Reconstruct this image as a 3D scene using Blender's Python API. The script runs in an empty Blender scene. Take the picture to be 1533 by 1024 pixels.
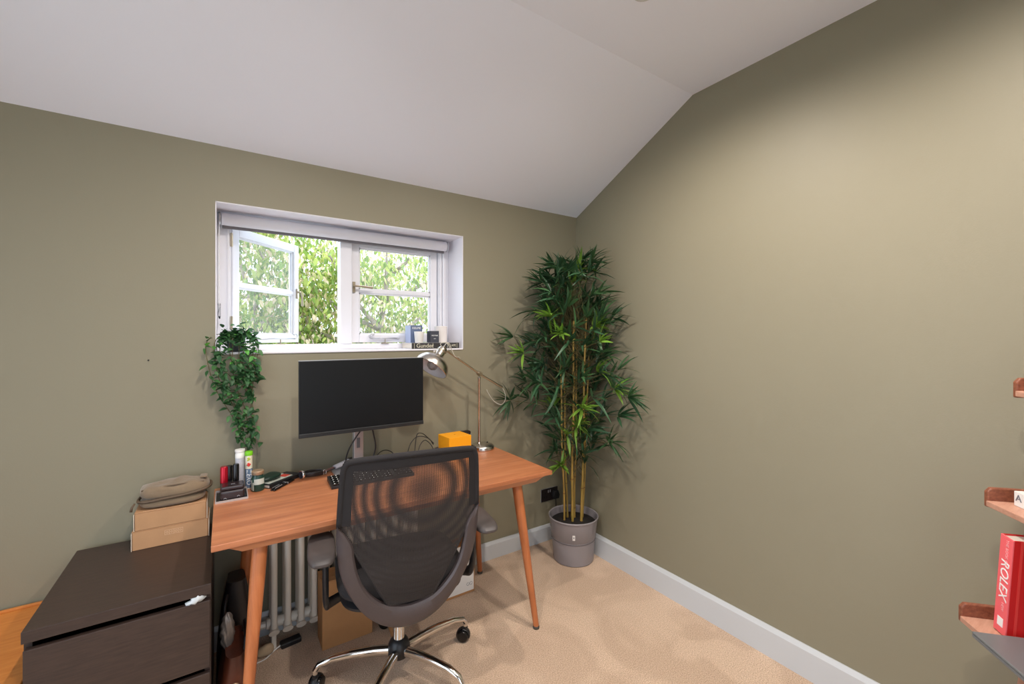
import bpy, bmesh, math, random
from mathutils import Vector, Matrix, Euler
random.seed(7)
C = bpy.context.scene.collection
SC = bpy.context.scene
PI = math.pi

# ---------------------------------------------------------------- camera, world, lights
cam = bpy.data.objects.new('camera', bpy.data.cameras.new('camera'))
C.objects.link(cam)
cam.data.sensor_width = 36.0
cam.data.lens = 645.0 / 1533.0 * 36.0
cam.data.shift_y = -10.0 / 1533.0
cam.data.clip_start = 0.05
cam.location = (0, 0, 1.41)
cam.rotation_euler = (math.radians(90), 0, math.atan(965.5 / 645.0) - math.radians(90))
SC.camera = cam

w = bpy.data.worlds.new('daylight_sky'); SC.world = w; w.use_nodes = True
nt = w.node_tree; bg = nt.nodes['Background']
sky = nt.nodes.new('ShaderNodeTexSky'); sky.sky_type = 'HOSEK_WILKIE'
sky.turbidity = 6.0; sky.ground_albedo = 0.4
sky.sun_direction = Vector((-0.10, 0.22, 0.95)).normalized()
mixs = nt.nodes.new('ShaderNodeMix'); mixs.data_type = 'RGBA'; mixs.inputs[0].default_value = 0.75
mixs.inputs[7].default_value = (0.76, 0.87, 1.0, 1)
nt.links.new(sky.outputs[0], mixs.inputs[6]); nt.links.new(mixs.outputs[2], bg.inputs[0])
bg.inputs[1].default_value = 4.0

def light(name, kind, loc, energy, color=(1, 1, 1), **kw):
    d = bpy.data.lights.new(name, kind); d.energy = energy; d.color = color
    for k, v in kw.items(): setattr(d, k, v)
    o = bpy.data.objects.new(name, d); C.objects.link(o); o.location = loc
    return o
sun = light('sun', 'SUN', (0, 0, 8), 4.0, (1.0, 0.95, 0.88), angle=0.01)
sun.rotation_euler = Vector((-0.10, 0.22, 0.95)).to_track_quat('Z', 'Y').to_euler()
WARM = (1.0, 0.91, 0.83)
YF_ = -1.25   # wall behind the camera
SPOTS = [(1.351, 1.10), (0.243, 1.10), (0.243, 0.132), (1.351, 0.132)]
for (x, y) in SPOTS:
    light('downlight', 'SPOT', (x, y, 2.715), 57.0, WARM, spot_size=math.radians(165), spot_blend=0.9, shadow_soft_size=0.03)
# daylight sampling portals in the back window and the added left fill opening
p = light('window_portal', 'AREA', (0.585, 2.66, 1.67), 1.0, shape='RECTANGLE', size=1.2, size_y=0.66)
p.rotation_euler = (-PI / 2, 0, 0); p.data.cycles.is_portal = True
p = light('window_portal', 'AREA', (-1.68, 0.72, 1.27), 1.0, shape='RECTANGLE', size=2.1, size_y=2.3)
p.rotation_euler = (0, -PI / 2, 0); p.data.cycles.is_portal = True

p = light('window_portal', 'AREA', (-0.15, YF_ - 0.06, 1.35), 1.0, shape='RECTANGLE', size=1.4, size_y=1.8)  # portal of the added fill opening behind the camera
p.rotation_euler = (PI / 2, 0, 0); p.data.cycles.is_portal = True
vs = SC.view_settings
SC.display_settings.display_device = 'sRGB'
vs.view_transform = 'Standard'; vs.look = 'None'; vs.gamma = 1.0; vs.exposure = 0.30; vs.use_curve_mapping = False
try:
    SC.cycles.max_bounces = 10; SC.cycles.diffuse_bounces = 6; SC.cycles.transparent_max_bounces = 16
    SC.cycles.sample_clamp_indirect = 6.0; SC.cycles.use_denoising = True
except Exception: pass

# ---------------------------------------------------------------- materials
def s2l(c):
    return tuple((v / 12.92 if v <= 0.04045 else ((v + 0.055) / 1.055) ** 2.4) for v in [x / 255.0 for x in c])
MATS = {}
def mat(name, rgb, rough=0.5, metal=0.0, var=0.0, vscale=8.0, stretch=(1, 1, 1), bump=0.0, bscale=60.0, rgb2=None,
        coat=0.0, trans=0.0, emis=0.0, sub=0.0, spec=None, sheen=0.0, aniso=0.0):
    if name in MATS: return MATS[name]
    m = bpy.data.materials.new(name); m.use_nodes = True
    n = m.node_tree.nodes; l = m.node_tree.links; b = n['Principled BSDF']
    c = s2l(rgb)
    b.inputs['Base Color'].default_value = (*c, 1)
    b.inputs['Roughness'].default_value = rough; b.inputs['Metallic'].default_value = metal
    if coat: b.inputs['Coat Weight'].default_value = coat; b.inputs['Coat Roughness'].default_value = 0.15
    if spec is not None: b.inputs['Specular IOR Level'].default_value = spec
    if sheen: b.inputs['Sheen Weight'].default_value = sheen
    if emis:
        b.inputs['Emission Color'].default_value = (*c, 1); b.inputs['Emission Strength'].default_value = emis
    tc = n.new('ShaderNodeTexCoord'); mp = n.new('ShaderNodeMapping'); mp.inputs['Scale'].default_value = stretch
    l.new(tc.outputs['Object'], mp.inputs[0])
    if var or rgb2:
        no = n.new('ShaderNodeTexNoise'); no.inputs['Scale'].default_value = vscale; no.inputs['Detail'].default_value = 5
        no.inputs['Roughness'].default_value = 0.65
        l.new(mp.outputs[0], no.inputs['Vector'])
        cr = n.new('ShaderNodeValToRGB'); cr.color_ramp.elements[0].position = 0.32; cr.color_ramp.elements[1].position = 0.68
        c2 = s2l(rgb2) if rgb2 else tuple(min(1, x * (1 + var)) for x in c)
        c1 = c if rgb2 else tuple(x * (1 - var) for x in c)
        cr.color_ramp.elements[0].color = (*c1, 1); cr.color_ramp.elements[1].color = (*c2, 1)
        l.new(no.outputs[0], cr.inputs[0]); l.new(cr.outputs[0], b.inputs['Base Color'])
    if bump:
        nb = n.new('ShaderNodeTexNoise'); nb.inputs['Scale'].default_value = bscale; nb.inputs['Detail'].default_value = 4
        l.new(mp.outputs[0], nb.inputs['Vector'])
        bu = n.new('ShaderNodeBump'); bu.inputs['Strength'].default_value = bump; bu.inputs['Distance'].default_value = 0.004
        l.new(nb.outputs[0], bu.inputs['Height']); l.new(bu.outputs[0], b.inputs['Normal'])
    MATS[name] = m
    return m

olive = mat('olive_paint', (135, 129, 108), 0.55, var=0.015, vscale=2, bump=0.05, bscale=180)
ceilw = mat('ceiling_white', (236, 239, 250), 0.8, bump=0.04, bscale=120)
gloss = mat('trim_white', (196, 199, 201), 0.32)
winw = mat('window_white', (226, 226, 232), 0.32)
reveal = mat('reveal_white', (228, 226, 232), 0.55)
chrome = mat('chrome', (225, 222, 218), 0.12, 1.0)
steel = mat('brushed_nickel', (200, 194, 186), 0.27, 1.0, var=0.06, vscale=30, stretch=(1, 1, 8))
brassy = mat('antique_brass', (182, 170, 150), 0.33, 1.0)
silver = mat('satin_silver', (196, 196, 200), 0.35, 0.8)
blackp = mat('black_plastic', (30, 30, 32), 0.42)
blackg = mat('black_gloss', (14, 14, 16), 0.2)
darkfab = mat('black_fabric', (34, 31, 32), 0.9, bump=0.3, bscale=500)
greyp = mat('grey_plastic', (74, 65, 65), 0.48, var=0.05, vscale=20, bump=0.05, bscale=400)
armp = mat('arm_pad_plastic', (74, 68, 66), 0.5, bump=0.08, bscale=400)
card = mat('cardboard', (182, 138, 98), 0.8, var=0.05, vscale=12, bump=0.08, bscale=90)
cardk = mat('cardboard_edge', (226, 208, 186), 0.8)
cardd = mat('cardboard_brown', (178, 130, 84), 0.85, var=0.05, vscale=10)
black_brown = mat('black_brown_veneer', (50, 38, 33), 0.42, rgb2=(64, 49, 42), vscale=14, stretch=(1.2, 12, 12), bump=0.06, bscale=60)
gapm = mat('dark_gap', (8, 7, 7), 0.8)
white_pl = mat('white_plastic', (232, 230, 226), 0.4)
red_m = mat('red_book', (200, 24, 28), 0.4)
red_spine = mat('pink_red_spine', (242, 104, 110), 0.4)
paper = mat('paper_pages', (226, 218, 204), 0.85)
rad_m = mat('radiator_enamel', (228, 221, 208), 0.35)
yellow = mat('yellow_card', (236, 158, 10), 0.55)
pot_m = mat('grey_pot', (142, 136, 138), 0.42, bump=0.03, bscale=200)
soil = mat('dark_soil', (26, 22, 20), 0.95, bump=0.8, bscale=60)
cane = mat('bamboo_cane', (176, 138, 72), 0.5, rgb2=(150, 128, 58), vscale=6, stretch=(4, 4, 1.2))
canen = mat('bamboo_node', (120, 84, 46), 0.6)
twigm = mat('twig_brown', (92, 84, 50), 0.7)
walnut = mat('walnut_wood', (150, 92, 66), 0.5, rgb2=(112, 62, 44), vscale=8, stretch=(2, 14, 14))
walnutl = mat('walnut_light', (196, 150, 128), 0.45, rgb2=(180, 132, 110), vscale=8, stretch=(2, 14, 14))
pine = mat('orange_pine', (206, 132, 62), 0.5, rgb2=(190, 112, 46), vscale=6, stretch=(1.5, 12, 12))
pouchm = mat('brown_canvas', (128, 108, 84), 0.85, var=0.10, vscale=9, bump=0.5, bscale=70, sheen=0.3)
zipm = mat('dark_zip', (92, 74, 56), 0.6)
leather = mat('brown_leather', (92, 46, 30), 0.38, rgb2=(52, 24, 16), vscale=7, bump=0.2, bscale=40)
darkleather = mat('black_leather', (26, 20, 20), 0.42, bump=0.2, bscale=50)
foil = mat('crumpled_silver', (128, 120, 114), 0.4, 0.5, bump=0.8, bscale=30)
beigecloth = mat('beige_cloth', (172, 150, 122), 0.9, bump=0.5, bscale=80)
greydev = mat('grey_laptop', (120, 122, 124), 0.4, 0.3)
jar_green = mat('jar_green', (28, 60, 50), 0.3)
jar_lab = mat('jar_label', (190, 196, 186), 0.6)
bronze = mat('bronze_lid', (176, 150, 122), 0.4, 0.5)
green_cap = mat('lime_cap', (120, 200, 30), 0.45)
lipred = mat('metallic_red', (176, 20, 40), 0.25, 0.5)
bluebox = mat('blue_card', (92, 106, 136), 0.6)
bluelt = mat('pale_blue_card', (168, 178, 206), 0.6)
slate = mat('slate_card', (60, 62, 72), 0.55)
spine_bk = mat('dark_book_cloth', (48, 46, 48), 0.5)
ink_w = mat('white_print', (240, 240, 238), 0.6)
ink_d = mat('grey_print', (110, 112, 120), 0.6)
ink_gold = mat('gilt_print', (206, 200, 178), 0.5)
ink_tan = mat('pale_tan_print', (218, 182, 148), 0.8)
pinkm = mat('faint_pink_print', (244, 170, 172), 0.6)
navy = mat('slate_blue_print', (96, 116, 140), 0.5)
wax = mat('candle_wax', (226, 220, 204), 0.5)
screen = mat('monitor_screen', (16, 18, 20), 0.45, spec=0.25)
bezel = mat('monitor_bezel', (34, 35, 36), 0.4)
bark = mat('tree_bark', (196, 184, 172), 0.8, rgb2=(120, 104, 92), vscale=5, bump=0.5, bscale=12)
grass = mat('garden_ground', (176, 180, 178), 0.9, var=0.15, vscale=2)

def leafmat(name, rgb, rough=0.4, tr=0.25, spec=0.5):
    m = bpy.data.materials.new(name); m.use_nodes = True
    n = m.node_tree.nodes; l = m.node_tree.links; b = n['Principled BSDF']
    c = s2l(rgb)
    info = n.new('ShaderNodeObjectInfo'); hsv = n.new('ShaderNodeHueSaturation'); hsv.inputs['Color'].default_value = (*c, 1)
    mr = n.new('ShaderNodeMapRange'); mr.inputs[3].default_value = 0.72; mr.inputs[4].default_value = 1.3
    l.new(info.outputs['Random'], mr.inputs[0]); l.new(mr.outputs[0], hsv.inputs['Value'])
    l.new(hsv.outputs[0], b.inputs['Base Color']); b.inputs['Roughness'].default_value = rough
    b.inputs['Specular IOR Level'].default_value = spec
    t = n.new('ShaderNodeBsdfTranslucent'); l.new(hsv.outputs[0], t.inputs[0])
    mx = n.new('ShaderNodeMixShader'); mx.inputs[0].default_value = tr
    l.new(b.outputs[0], mx.inputs[1]); l.new(t.outputs[0], mx.inputs[2])
    l.new(mx.outputs[0], n['Material Output'].inputs[0])
    return m
bam_d = leafmat('bamboo_leaf_dark', (54, 90, 60), 0.42)
bam_m = leafmat('bamboo_leaf_mid', (66, 102, 62), 0.42)
bam_b = leafmat('bamboo_leaf_bright', (118, 158, 58), 0.45)
ivy_d = leafmat('ivy_leaf_dark', (50, 92, 52), 0.5)
ivy_m = leafmat('ivy_leaf_mid', (72, 122, 66), 0.5)
ivy_b = leafmat('ivy_leaf_bright', (96, 176, 70), 0.5)
tree_l = [leafmat('tree_leaf_a', (170, 184, 96), 0.5, 0.4), leafmat('tree_leaf_b', (118, 146, 66), 0.5, 0.4), leafmat('tree_leaf_c', (226, 206, 172), 0.5, 0.4)]

def glassmat(name, tint=(1, 1, 1), gl=0.10, rough=0.02, haze=0.0):
    m = bpy.data.materials.new(name); m.use_nodes = True
    n = m.node_tree.nodes; l = m.node_tree.links; n.remove(n['Principled BSDF'])
    t = n.new('ShaderNodeBsdfTransparent'); t.inputs[0].default_value = (*tint, 1)
    g = n.new('ShaderNodeBsdfGlossy'); g.inputs['Roughness'].default_value = rough
    fr = n.new('ShaderNodeLayerWeight'); fr.inputs[0].default_value = gl
    mx = n.new('ShaderNodeMixShader')
    l.new(fr.outputs['Fresnel'], mx.inputs[0]); l.new(t.outputs[0], mx.inputs[1]); l.new(g.outputs[0], mx.inputs[2])
    out = mx
    if haze:
        d = n.new('ShaderNodeBsdfDiffuse'); d.inputs[0].default_value = (0.85, 0.88, 0.92, 1)
        tl = n.new('ShaderNodeBsdfTranslucent'); tl.inputs[0].default_value = (0.85, 0.88, 0.92, 1)
        a = n.new('ShaderNodeMixShader'); l.new(d.outputs[0], a.inputs[1]); l.new(tl.outputs[0], a.inputs[2])
        mx2 = n.new('ShaderNodeMixShader'); mx2.inputs[0].default_value = haze
        l.new(mx.outputs[0], mx2.inputs[1]); l.new(a.outputs[0], mx2.inputs[2]); out = mx2
    l.new(out.outputs[0], n['Material Output'].inputs[0])
    return m
glass = glassmat('window_glass', haze=0.05)
clearp = glassmat('clear_plastic', (0.9, 0.9, 0.9), 0.4, 0.1)
bulbm = glassmat('clear_bulb', (0.95, 0.95, 0.95), 0.5, 0.05, haze=0.25)

def meshfabric(name, pitch, col, thr):
    m = bpy.data.materials.new(name); m.use_nodes = True
    n = m.node_tree.nodes; l = m.node_tree.links; b = n['Principled BSDF']
    b.inputs['Base Color'].default_value = (*s2l(col), 1); b.inputs['Roughness'].default_value = 0.8
    tc = n.new('ShaderNodeTexCoord'); sp = n.new('ShaderNodeSeparateXYZ'); l.new(tc.outputs['UV'], sp.inputs[0])
    def M(op, a, bb=None):
        q = n.new('ShaderNodeMath'); q.operation = op
        for i, v in enumerate((a, bb)):
            if v is None: continue
            if isinstance(v, (int, float)): q.inputs[i].default_value = v
            else: l.new(v, q.inputs[i])
        return q.outputs[0]
    f = 2 * PI / pitch
    sx = M('SINE', M('MULTIPLY', sp.outputs[0], f)); sz = M('SINE', M('MULTIPLY', sp.outputs[1], f))
    s = M('ADD', sx, M('MULTIPLY', sz, 0.45))
    hole = M('GREATER_THAN', s, thr)
    t = n.new('ShaderNodeBsdfTransparent'); mx = n.new('ShaderNodeMixShader')
    l.new(hole, mx.inputs[0]); l.new(b.outputs[0], mx.inputs[1]); l.new(t.outputs[0], mx.inputs[2])
    l.new(mx.outputs[0], n['Material Output'].inputs[0])
    return m
mesh_a = meshfabric('chair_mesh_outer', 0.0040, (58, 52, 50), 0.22)
mesh_b = meshfabric('chair_mesh_inner', 0.0040, (42, 38, 38), 0.22)

def woodmat(name, a, b2, c3, axis='x', rough=0.42, coat=0.9):
    m = bpy.data.materials.new(name); m.use_nodes = True
    n = m.node_tree.nodes; l = m.node_tree.links; b = n['Principled BSDF']
    tc = n.new('ShaderNodeTexCoord'); mp = n.new('ShaderNodeMapping')
    mp.inputs['Scale'].default_value = {'x': (1.2, 14, 14), 'z': (14, 14, 1.2), 'y': (14, 1.2, 14)}[axis]
    l.new(tc.outputs['Object'], mp.inputs[0])
    n1 = n.new('ShaderNodeTexNoise'); n1.inputs['Scale'].default_value = 2.2; n1.inputs['Detail'].default_value = 8; n1.inputs['Roughness'].default_value = 0.62
    n1.inputs['Distortion'].default_value = 0.6
    l.new(mp.outputs[0], n1.inputs['Vector'])
    cr = n.new('ShaderNodeValToRGB'); e = cr.color_ramp.elements
    e[0].position = 0.3; e[0].color = (*s2l(a), 1); e[1].position = 0.72; e[1].color = (*s2l(c3), 1)
    k = e.new(0.5); k.color = (*s2l(b2), 1)
    l.new(n1.outputs[0], cr.inputs[0]); l.new(cr.outputs[0], b.inputs['Base Color'])
    b.inputs['Roughness'].default_value = rough; b.inputs['Coat Weight'].default_value = coat; b.inputs['Coat Roughness'].default_value = 0.42
    bu = n.new('ShaderNodeBump'); bu.inputs['Strength'].default_value = 0.06; bu.inputs['Distance'].default_value = 0.002
    l.new(n1.outputs[0], bu.inputs['Height']); l.new(bu.outputs[0], b.inputs['Normal'])
    return m
desk_top = woodmat('desk_veneer', (158, 92, 56), (182, 112, 70), (200, 132, 88), 'x')
desk_leg = woodmat('desk_leg_wood', (156, 88, 48), (184, 108, 62), (196, 124, 78), 'z', 0.4, 0.2)

def carpetmat():
    m = bpy.data.materials.new('beige_carpet'); m.use_nodes = True
    n = m.node_tree.nodes; l = m.node_tree.links; b = n['Principled BSDF']
    tc = n.new('ShaderNodeTexCoord')
    fine = n.new('ShaderNodeTexNoise'); fine.inputs['Scale'].default_value = 220; fine.inputs['Detail'].default_value = 3
    big = n.new('ShaderNodeTexNoise'); big.inputs['Scale'].default_value = 2.6; big.inputs['Detail'].default_value = 2; big.inputs['Distortion'].default_value = 1.2
    l.new(tc.outputs['Object'], fine.inputs['Vector']); l.new(tc.outputs['Object'], big.inputs['Vector'])
    c1 = n.new('ShaderNodeValToRGB'); c1.color_ramp.elements[0].position = 0.3; c1.color_ramp.elements[1].position = 0.7
    c1.color_ramp.elements[0].color = (*s2l((176, 147, 122)), 1); c1.color_ramp.elements[1].color = (*s2l((236, 208, 180)), 1)
    c2 = n.new('ShaderNodeValToRGB'); c2.color_ramp.elements[0].position = 0.44; c2.color_ramp.elements[1].position = 0.56
    c2.color_ramp.elements[0].color = (0.86, 0.84, 0.82, 1); c2.color_ramp.elements[1].color = (1, 1, 1, 1)
    l.new(fine.outputs[0], c1.inputs[0]); l.new(big.outputs[0], c2.inputs[0])
    mx = n.new('ShaderNodeMix'); mx.data_type = 'RGBA'; mx.blend_type = 'MULTIPLY'; mx.inputs[0].default_value = 1
    l.new(c1.outputs[0], mx.inputs[6]); l.new(c2.outputs[0], mx.inputs[7]); l.new(mx.outputs[2], b.inputs['Base Color'])
    b.inputs['Roughness'].default_value = 0.95; b.inputs['Sheen Weight'].default_value = 0.2
    bu = n.new('ShaderNodeBump'); bu.inputs['Strength'].default_value = 0.7; bu.inputs['Distance'].default_value = 0.006
    l.new(fine.outputs[0], bu.inputs['Height']); l.new(bu.outputs[0], b.inputs['Normal'])
    return m
carpet = carpetmat()

# ---------------------------------------------------------------- mesh builder
class MB:
    def __init__(s): s.v = []; s.f = []; s.uv = None
    def add(s, vs, fs):
        o = len(s.v); s.v += [tuple(p) for p in vs]; s.f += [tuple(i + o for i in f) for f in fs]; return s
    def box(s, a, b, M=None):
        x0, y0, z0 = a; x1, y1, z1 = b
        vs = [Vector(p) for p in [(x0, y0, z0), (x1, y0, z0), (x1, y1, z0), (x0, y1, z0), (x0, y0, z1), (x1, y0, z1), (x1, y1, z1), (x0, y1, z1)]]
        if M: vs = [M @ p for p in vs]
        return s.add(vs, [(0, 3, 2, 1), (4, 5, 6, 7), (0, 1, 5, 4), (1, 2, 6, 5), (2, 3, 7, 6), (3, 0, 4, 7)])
    def prism(s, pts, off, M=None):
        n = len(pts); vs = [Vector(p) for p in pts] + [Vector(p) + Vector(off) for p in pts]
        if M: vs = [M @ p for p in vs]
        fs = [tuple(range(n - 1, -1, -1)), tuple(range(n, 2 * n))] + [(i, (i + 1) % n, n + (i + 1) % n, n + i) for i in range(n)]
        return s.add(vs, fs)
    def tube(s, pts, r, seg=10, caps=True, flat=None, closed=False):
        pts = [Vector(p) for p in pts]; n = len(pts)
        rs = r if isinstance(r, (list, tuple)) else [r] * n
        vs = []; up = None
        for i, p in enumerate(pts):
            if closed: t = pts[(i + 1) % n] - pts[i - 1]
            else: t = pts[min(i + 1, n - 1)] - pts[max(i - 1, 0)]
            t.normalize()
            if up is None: up = t.orthogonal().normalized() if flat is None else Vector(flat)
            a = (up - t * up.dot(t)); a = a.normalized() if a.length > 1e-6 else t.orthogonal().normalized()
            b = t.cross(a); 
            if flat is None: up = a
            rr = rs[i] if isinstance(rs[i], tuple) else (rs[i], rs[i])
            for k in range(seg):
                th = 2 * PI * k / seg
                vs.append(p + a * math.cos(th) * rr[0] + b * math.sin(th) * rr[1])
        fs = []
        for i in range(n if closed else n - 1):
            j = (i + 1) % n
            for k in range(seg):
                fs.append((i * seg + k, i * seg + (k + 1) % seg, j * seg + (k + 1) % seg, j * seg + k))
        if caps and not closed:
            fs.append(tuple(range(seg - 1, -1, -1))); fs.append(tuple((n - 1) * seg + k for k in range(seg)))
        return s.add(vs, fs)
    def lathe(s, prof, c=(0, 0, 0), seg=24, axis=(0, 0, 1), sx=1.0, sy=1.0, closed_prof=False):
        q = Vector((0, 0, 1)).rotation_difference(Vector(axis).normalized()).to_matrix(); c = Vector(c)
        vs = []; fs = []
        n = len(prof)
        for (r, z) in prof:
            r = max(r, 1e-4)
            for k in range(seg):
                th = 2 * PI * k / seg
                vs.append(c + q @ Vector((r * math.cos(th) * sx, r * math.sin(th) * sy, z)))
        for i in range(n if closed_prof else n - 1):
            j = (i + 1) % n
            for k in range(seg):
                fs.append((i * seg + k, i * seg + (k + 1) % seg, j * seg + (k + 1) % seg, j * seg + k))
        if not closed_prof:
            fs.append(tuple(range(seg - 1, -1, -1))); fs.append(tuple((n - 1) * seg + k for k in range(seg)))
        return s.add(vs, fs)
    def ball(s, c, r, seg=12, rings=8):
        r = r if isinstance(r, tuple) else (r, r, r); c = Vector(c)
        vs = []; fs = []
        for i in range(rings + 1):
            ph = PI * i / rings
            for k in range(seg):
                th = 2 * PI * k / seg
                vs.append(c + Vector((r[0] * max(math.sin(ph), 1e-3) * math.cos(th), r[1] * max(math.sin(ph), 1e-3) * math.sin(th), -r[2] * math.cos(ph))))
        for i in range(rings):
            for k in range(seg):
                fs.append((i * seg + k, i * seg + (k + 1) % seg, (i + 1) * seg + (k + 1) % seg, (i + 1) * seg + k))
        return s.add(vs, fs)

def base_of(o):
    v = Vector((0, 0, 0))
    while o is not None:
        v = v + o.location if o.get('_w') is None else v
        o = o.parent
    return v
def obj(name, mb, m, parent=None, bev=0.0, smooth=False, local=False, kind=None, label=None, segs=2, loc=None):
    me = bpy.data.meshes.new(name)
    vs = mb.v
    if parent is not None and not local:
        o_ = root_loc(parent); vs = [(a - o_[0], b - o_[1], c - o_[2]) for a, b, c in vs]
    me.from_pydata(vs, [], mb.f); me.update()
    bm = bmesh.new(); bm.from_mesh(me); bmesh.ops.recalc_face_normals(bm, faces=bm.faces); bm.to_mesh(me); bm.free()
    if mb.uv:
        ul = me.uv_layers.new(name='UVMap')
        for lp in me.loops: ul.data[lp.index].uv = mb.uv[lp.vertex_index]
    me.materials.append(m)
    if smooth:
        for p in me.polygons: p.use_smooth = True
        if smooth == 'auto':
            try: me.set_sharp_from_angle(angle=math.radians(40))
            except Exception: pass
    o = bpy.data.objects.new(name, me); C.objects.link(o)
    if parent is not None: o.parent = parent
    if bev:
        b = o.modifiers.new('bevel', 'BEVEL'); b.width = bev; b.segments = segs; b.limit_method = 'ANGLE'; b.angle_limit = math.radians(35)
        b.harden_normals = False
    if kind: o['kind'] = kind
    if label: o['label'] = label
    return o
def root_loc(o):
    v = Vector((0, 0, 0))
    while o is not None: v = v + Vector(o.location); o = o.parent
    return v
def thing(name, label, cat, loc=(0, 0, 0), rz=0.0, group=None):
    o = bpy.data.objects.new(name, None); C.objects.link(o); o.location = loc; o.rotation_euler = (0, 0, rz)
    o.empty_display_size = 0.05
    o['label'] = label; o['category'] = cat
    if group: o['group'] = group
    return o
def tag(o, label, cat, group=None):
    o['label'] = label; o['category'] = cat
    if group: o['group'] = group
    return o
def struct(name, mb, m, parent=None, bev=0.0, **kw):
    o = obj(name, mb, m, parent, bev, **kw)
    if parent is None: o['kind'] = 'structure'
    return o
def lettering(txt, size, loc, xdir, ydir, m, parent, depth=0.0006, name='lettering', align='CENTER', shear=0.0, sx=1.0, local=False):
    """text whose reading direction is xdir and whose up direction is ydir"""
    cu = bpy.data.curves.new('lettering', 'FONT'); cu.body = txt; cu.size = size; cu.extrude = depth; cu.align_x = align; cu.align_y = 'CENTER'
    cu.shear = shear; cu.resolution_u = 3
    to = bpy.data.objects.new('tmp', cu); C.objects.link(to)
    dg = bpy.context.evaluated_depsgraph_get(); dg.update()
    me = bpy.data.meshes.new_from_object(to.evaluated_get(dg))
    bpy.data.objects.remove(to)
    X = Vector(xdir).normalized(); Y = Vector(ydir).normalized(); Z = X.cross(Y)
    base = Vector(loc) - (Vector((0, 0, 0)) if (local or parent is None) else root_loc(parent))
    R = Matrix((X, Y, Z)).transposed()
    for v in me.vertices:
        v.co = R @ Vector((v.co.x * sx, v.co.y, v.co.z)) + base
    me.materials.clear(); me.materials.append(m)
    o = bpy.data.objects.new(name, me); C.objects.link(o); o.parent = parent
    return o
def smoothpath(P, k=6, closed=False):
    P = [Vector(p) for p in P]; out = []; n = len(P)
    R = range(n) if closed else range(n - 1)
    for i in R:
        if closed: p0, p1, p2, p3 = P[i - 1], P[i], P[(i + 1) % n], P[(i + 2) % n]
        else: p0, p1, p2, p3 = P[max(i - 1, 0)], P[i], P[i + 1], P[min(i + 2, n - 1)]
        for j in range(k):
            t = j / k
            out.append(0.5 * ((2 * p1) + (p2 - p0) * t + (2 * p0 - 5 * p1 + 4 * p2 - p3) * t * t + (3 * p1 - p0 - 3 * p2 + p3) * t ** 3))
    if not closed: out.append(P[-1])
    return out

# ---------------------------------------------------------------- room shell
YB = 2.34                         # face of the window wall
EAVE = 2.262; KY, KZ = 1.425, 2.739
XL, YF = -1.62, -1.25             # far left wall, wall behind the camera
WX0, WX1, WZ0, WZ1 = -0.033, 1.207, 1.329, 2.012   # window opening
def rx(z): return 2.0 + 0.056 * z  # the right wall leans out a little
TH = 0.30
struct('floor', MB().box((XL - 0.1, YF - 0.1, -0.08), (2.3, YB + 0.2, 0.0)), carpet)
wb = MB()
wb.box((XL - 0.1, YB, -0.08), (WX0, YB + TH, EAVE + 0.1)); wb.box((WX1, YB, -0.08), (2.35, YB + TH, EAVE + 0.1))
wb.box((WX0, YB, -0.08), (WX1, YB + TH, WZ0)); wb.box((WX0, YB, WZ1), (WX1, YB + TH, EAVE + 0.1))
struct('wall_back', wb, olive)
poly = [(YF, -0.08), (YB, -0.08), (YB, EAVE + 0.06), (KY, KZ + 0.06), (YF, KZ + 0.06)]
struct('wall_right', MB().prism([(rx(z), y, z) for y, z in poly], (0.12, 0, 0)), olive)
wl = MB()
wl.box((XL - 0.1, YF, -0.08), (XL, -0.35, KZ + 0.02)); wl.box((XL - 0.1, 1.75, -0.08), (XL, YB, KZ + 0.02))
wl.box((XL - 0.1, -0.35, -0.08), (XL, 1.75, 0.20)); wl.box((XL - 0.1, -0.35, 2.25), (XL, 1.75, KZ + 0.02))  # left wall opening is added for fill daylight
struct('wall_left', wl, olive)
wf = MB(); wf.box((XL - 0.1, YF - 0.1, -0.08), (-0.85, YF, KZ + 0.06)); wf.box((0.55, YF - 0.1, -0.08), (2.35, YF, KZ + 0.06))
wf.box((-0.85, YF - 0.1, -0.08), (0.55, YF, 0.45)); wf.box((-0.85, YF - 0.1, 2.25), (0.55, YF, KZ + 0.06))  # opening cut for the added fill window
struct('wall_front', wf, olive)
cp = [(YF - 0.1, KZ), (KY, KZ), (YB + 0.02, EAVE - 0.0105), (YB + 0.02, EAVE + 0.25), (KY, KZ + 0.25), (YF - 0.1, KZ + 0.25)]
struct('ceiling', MB().prism([(XL - 0.1, y, z) for y, z in cp], (2.4 - XL, 0, 0)), ceilw)
# skirting: moulded top edge
def skirt(h, t): return [(0, 0), (t, 0), (t, h - 0.018), (t * 0.55, h - 0.006), (t * 0.35, h), (0, h)]
struct('baseboard_back', MB().prism([(XL, YB - a, b) for a, b in skirt(0.108, 0.014)], (2.02 - XL, 0, 0)), gloss)
struct('baseboard_right', MB().prism([(rx(b) - a, YF, b) for a, b in skirt(0.128, 0.015)], (0, YB - YF, 0)), gloss)
# window reveal lining and sill
rv = MB(); t = 0.004
rv.box((WX0, YB + 0.001, WZ1 - t), (WX1, YB + 0.24, WZ1)); rv.box((WX0, YB + 0.001, WZ0), (WX0 + t, YB + 0.24, WZ1)); rv.box((WX1 - t, YB + 0.001, WZ0), (WX1, YB + 0.24, WZ1))
struct('trim_1', rv, reveal)
struct('trim_2', MB().box((WX0 + t, YB - 0.006, WZ0 - 0.006), (WX1 - t, YB + 0.24, WZ0 + 0.003)), reveal, bev=0.002)['label'] = 'thin white painted window sill'

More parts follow.
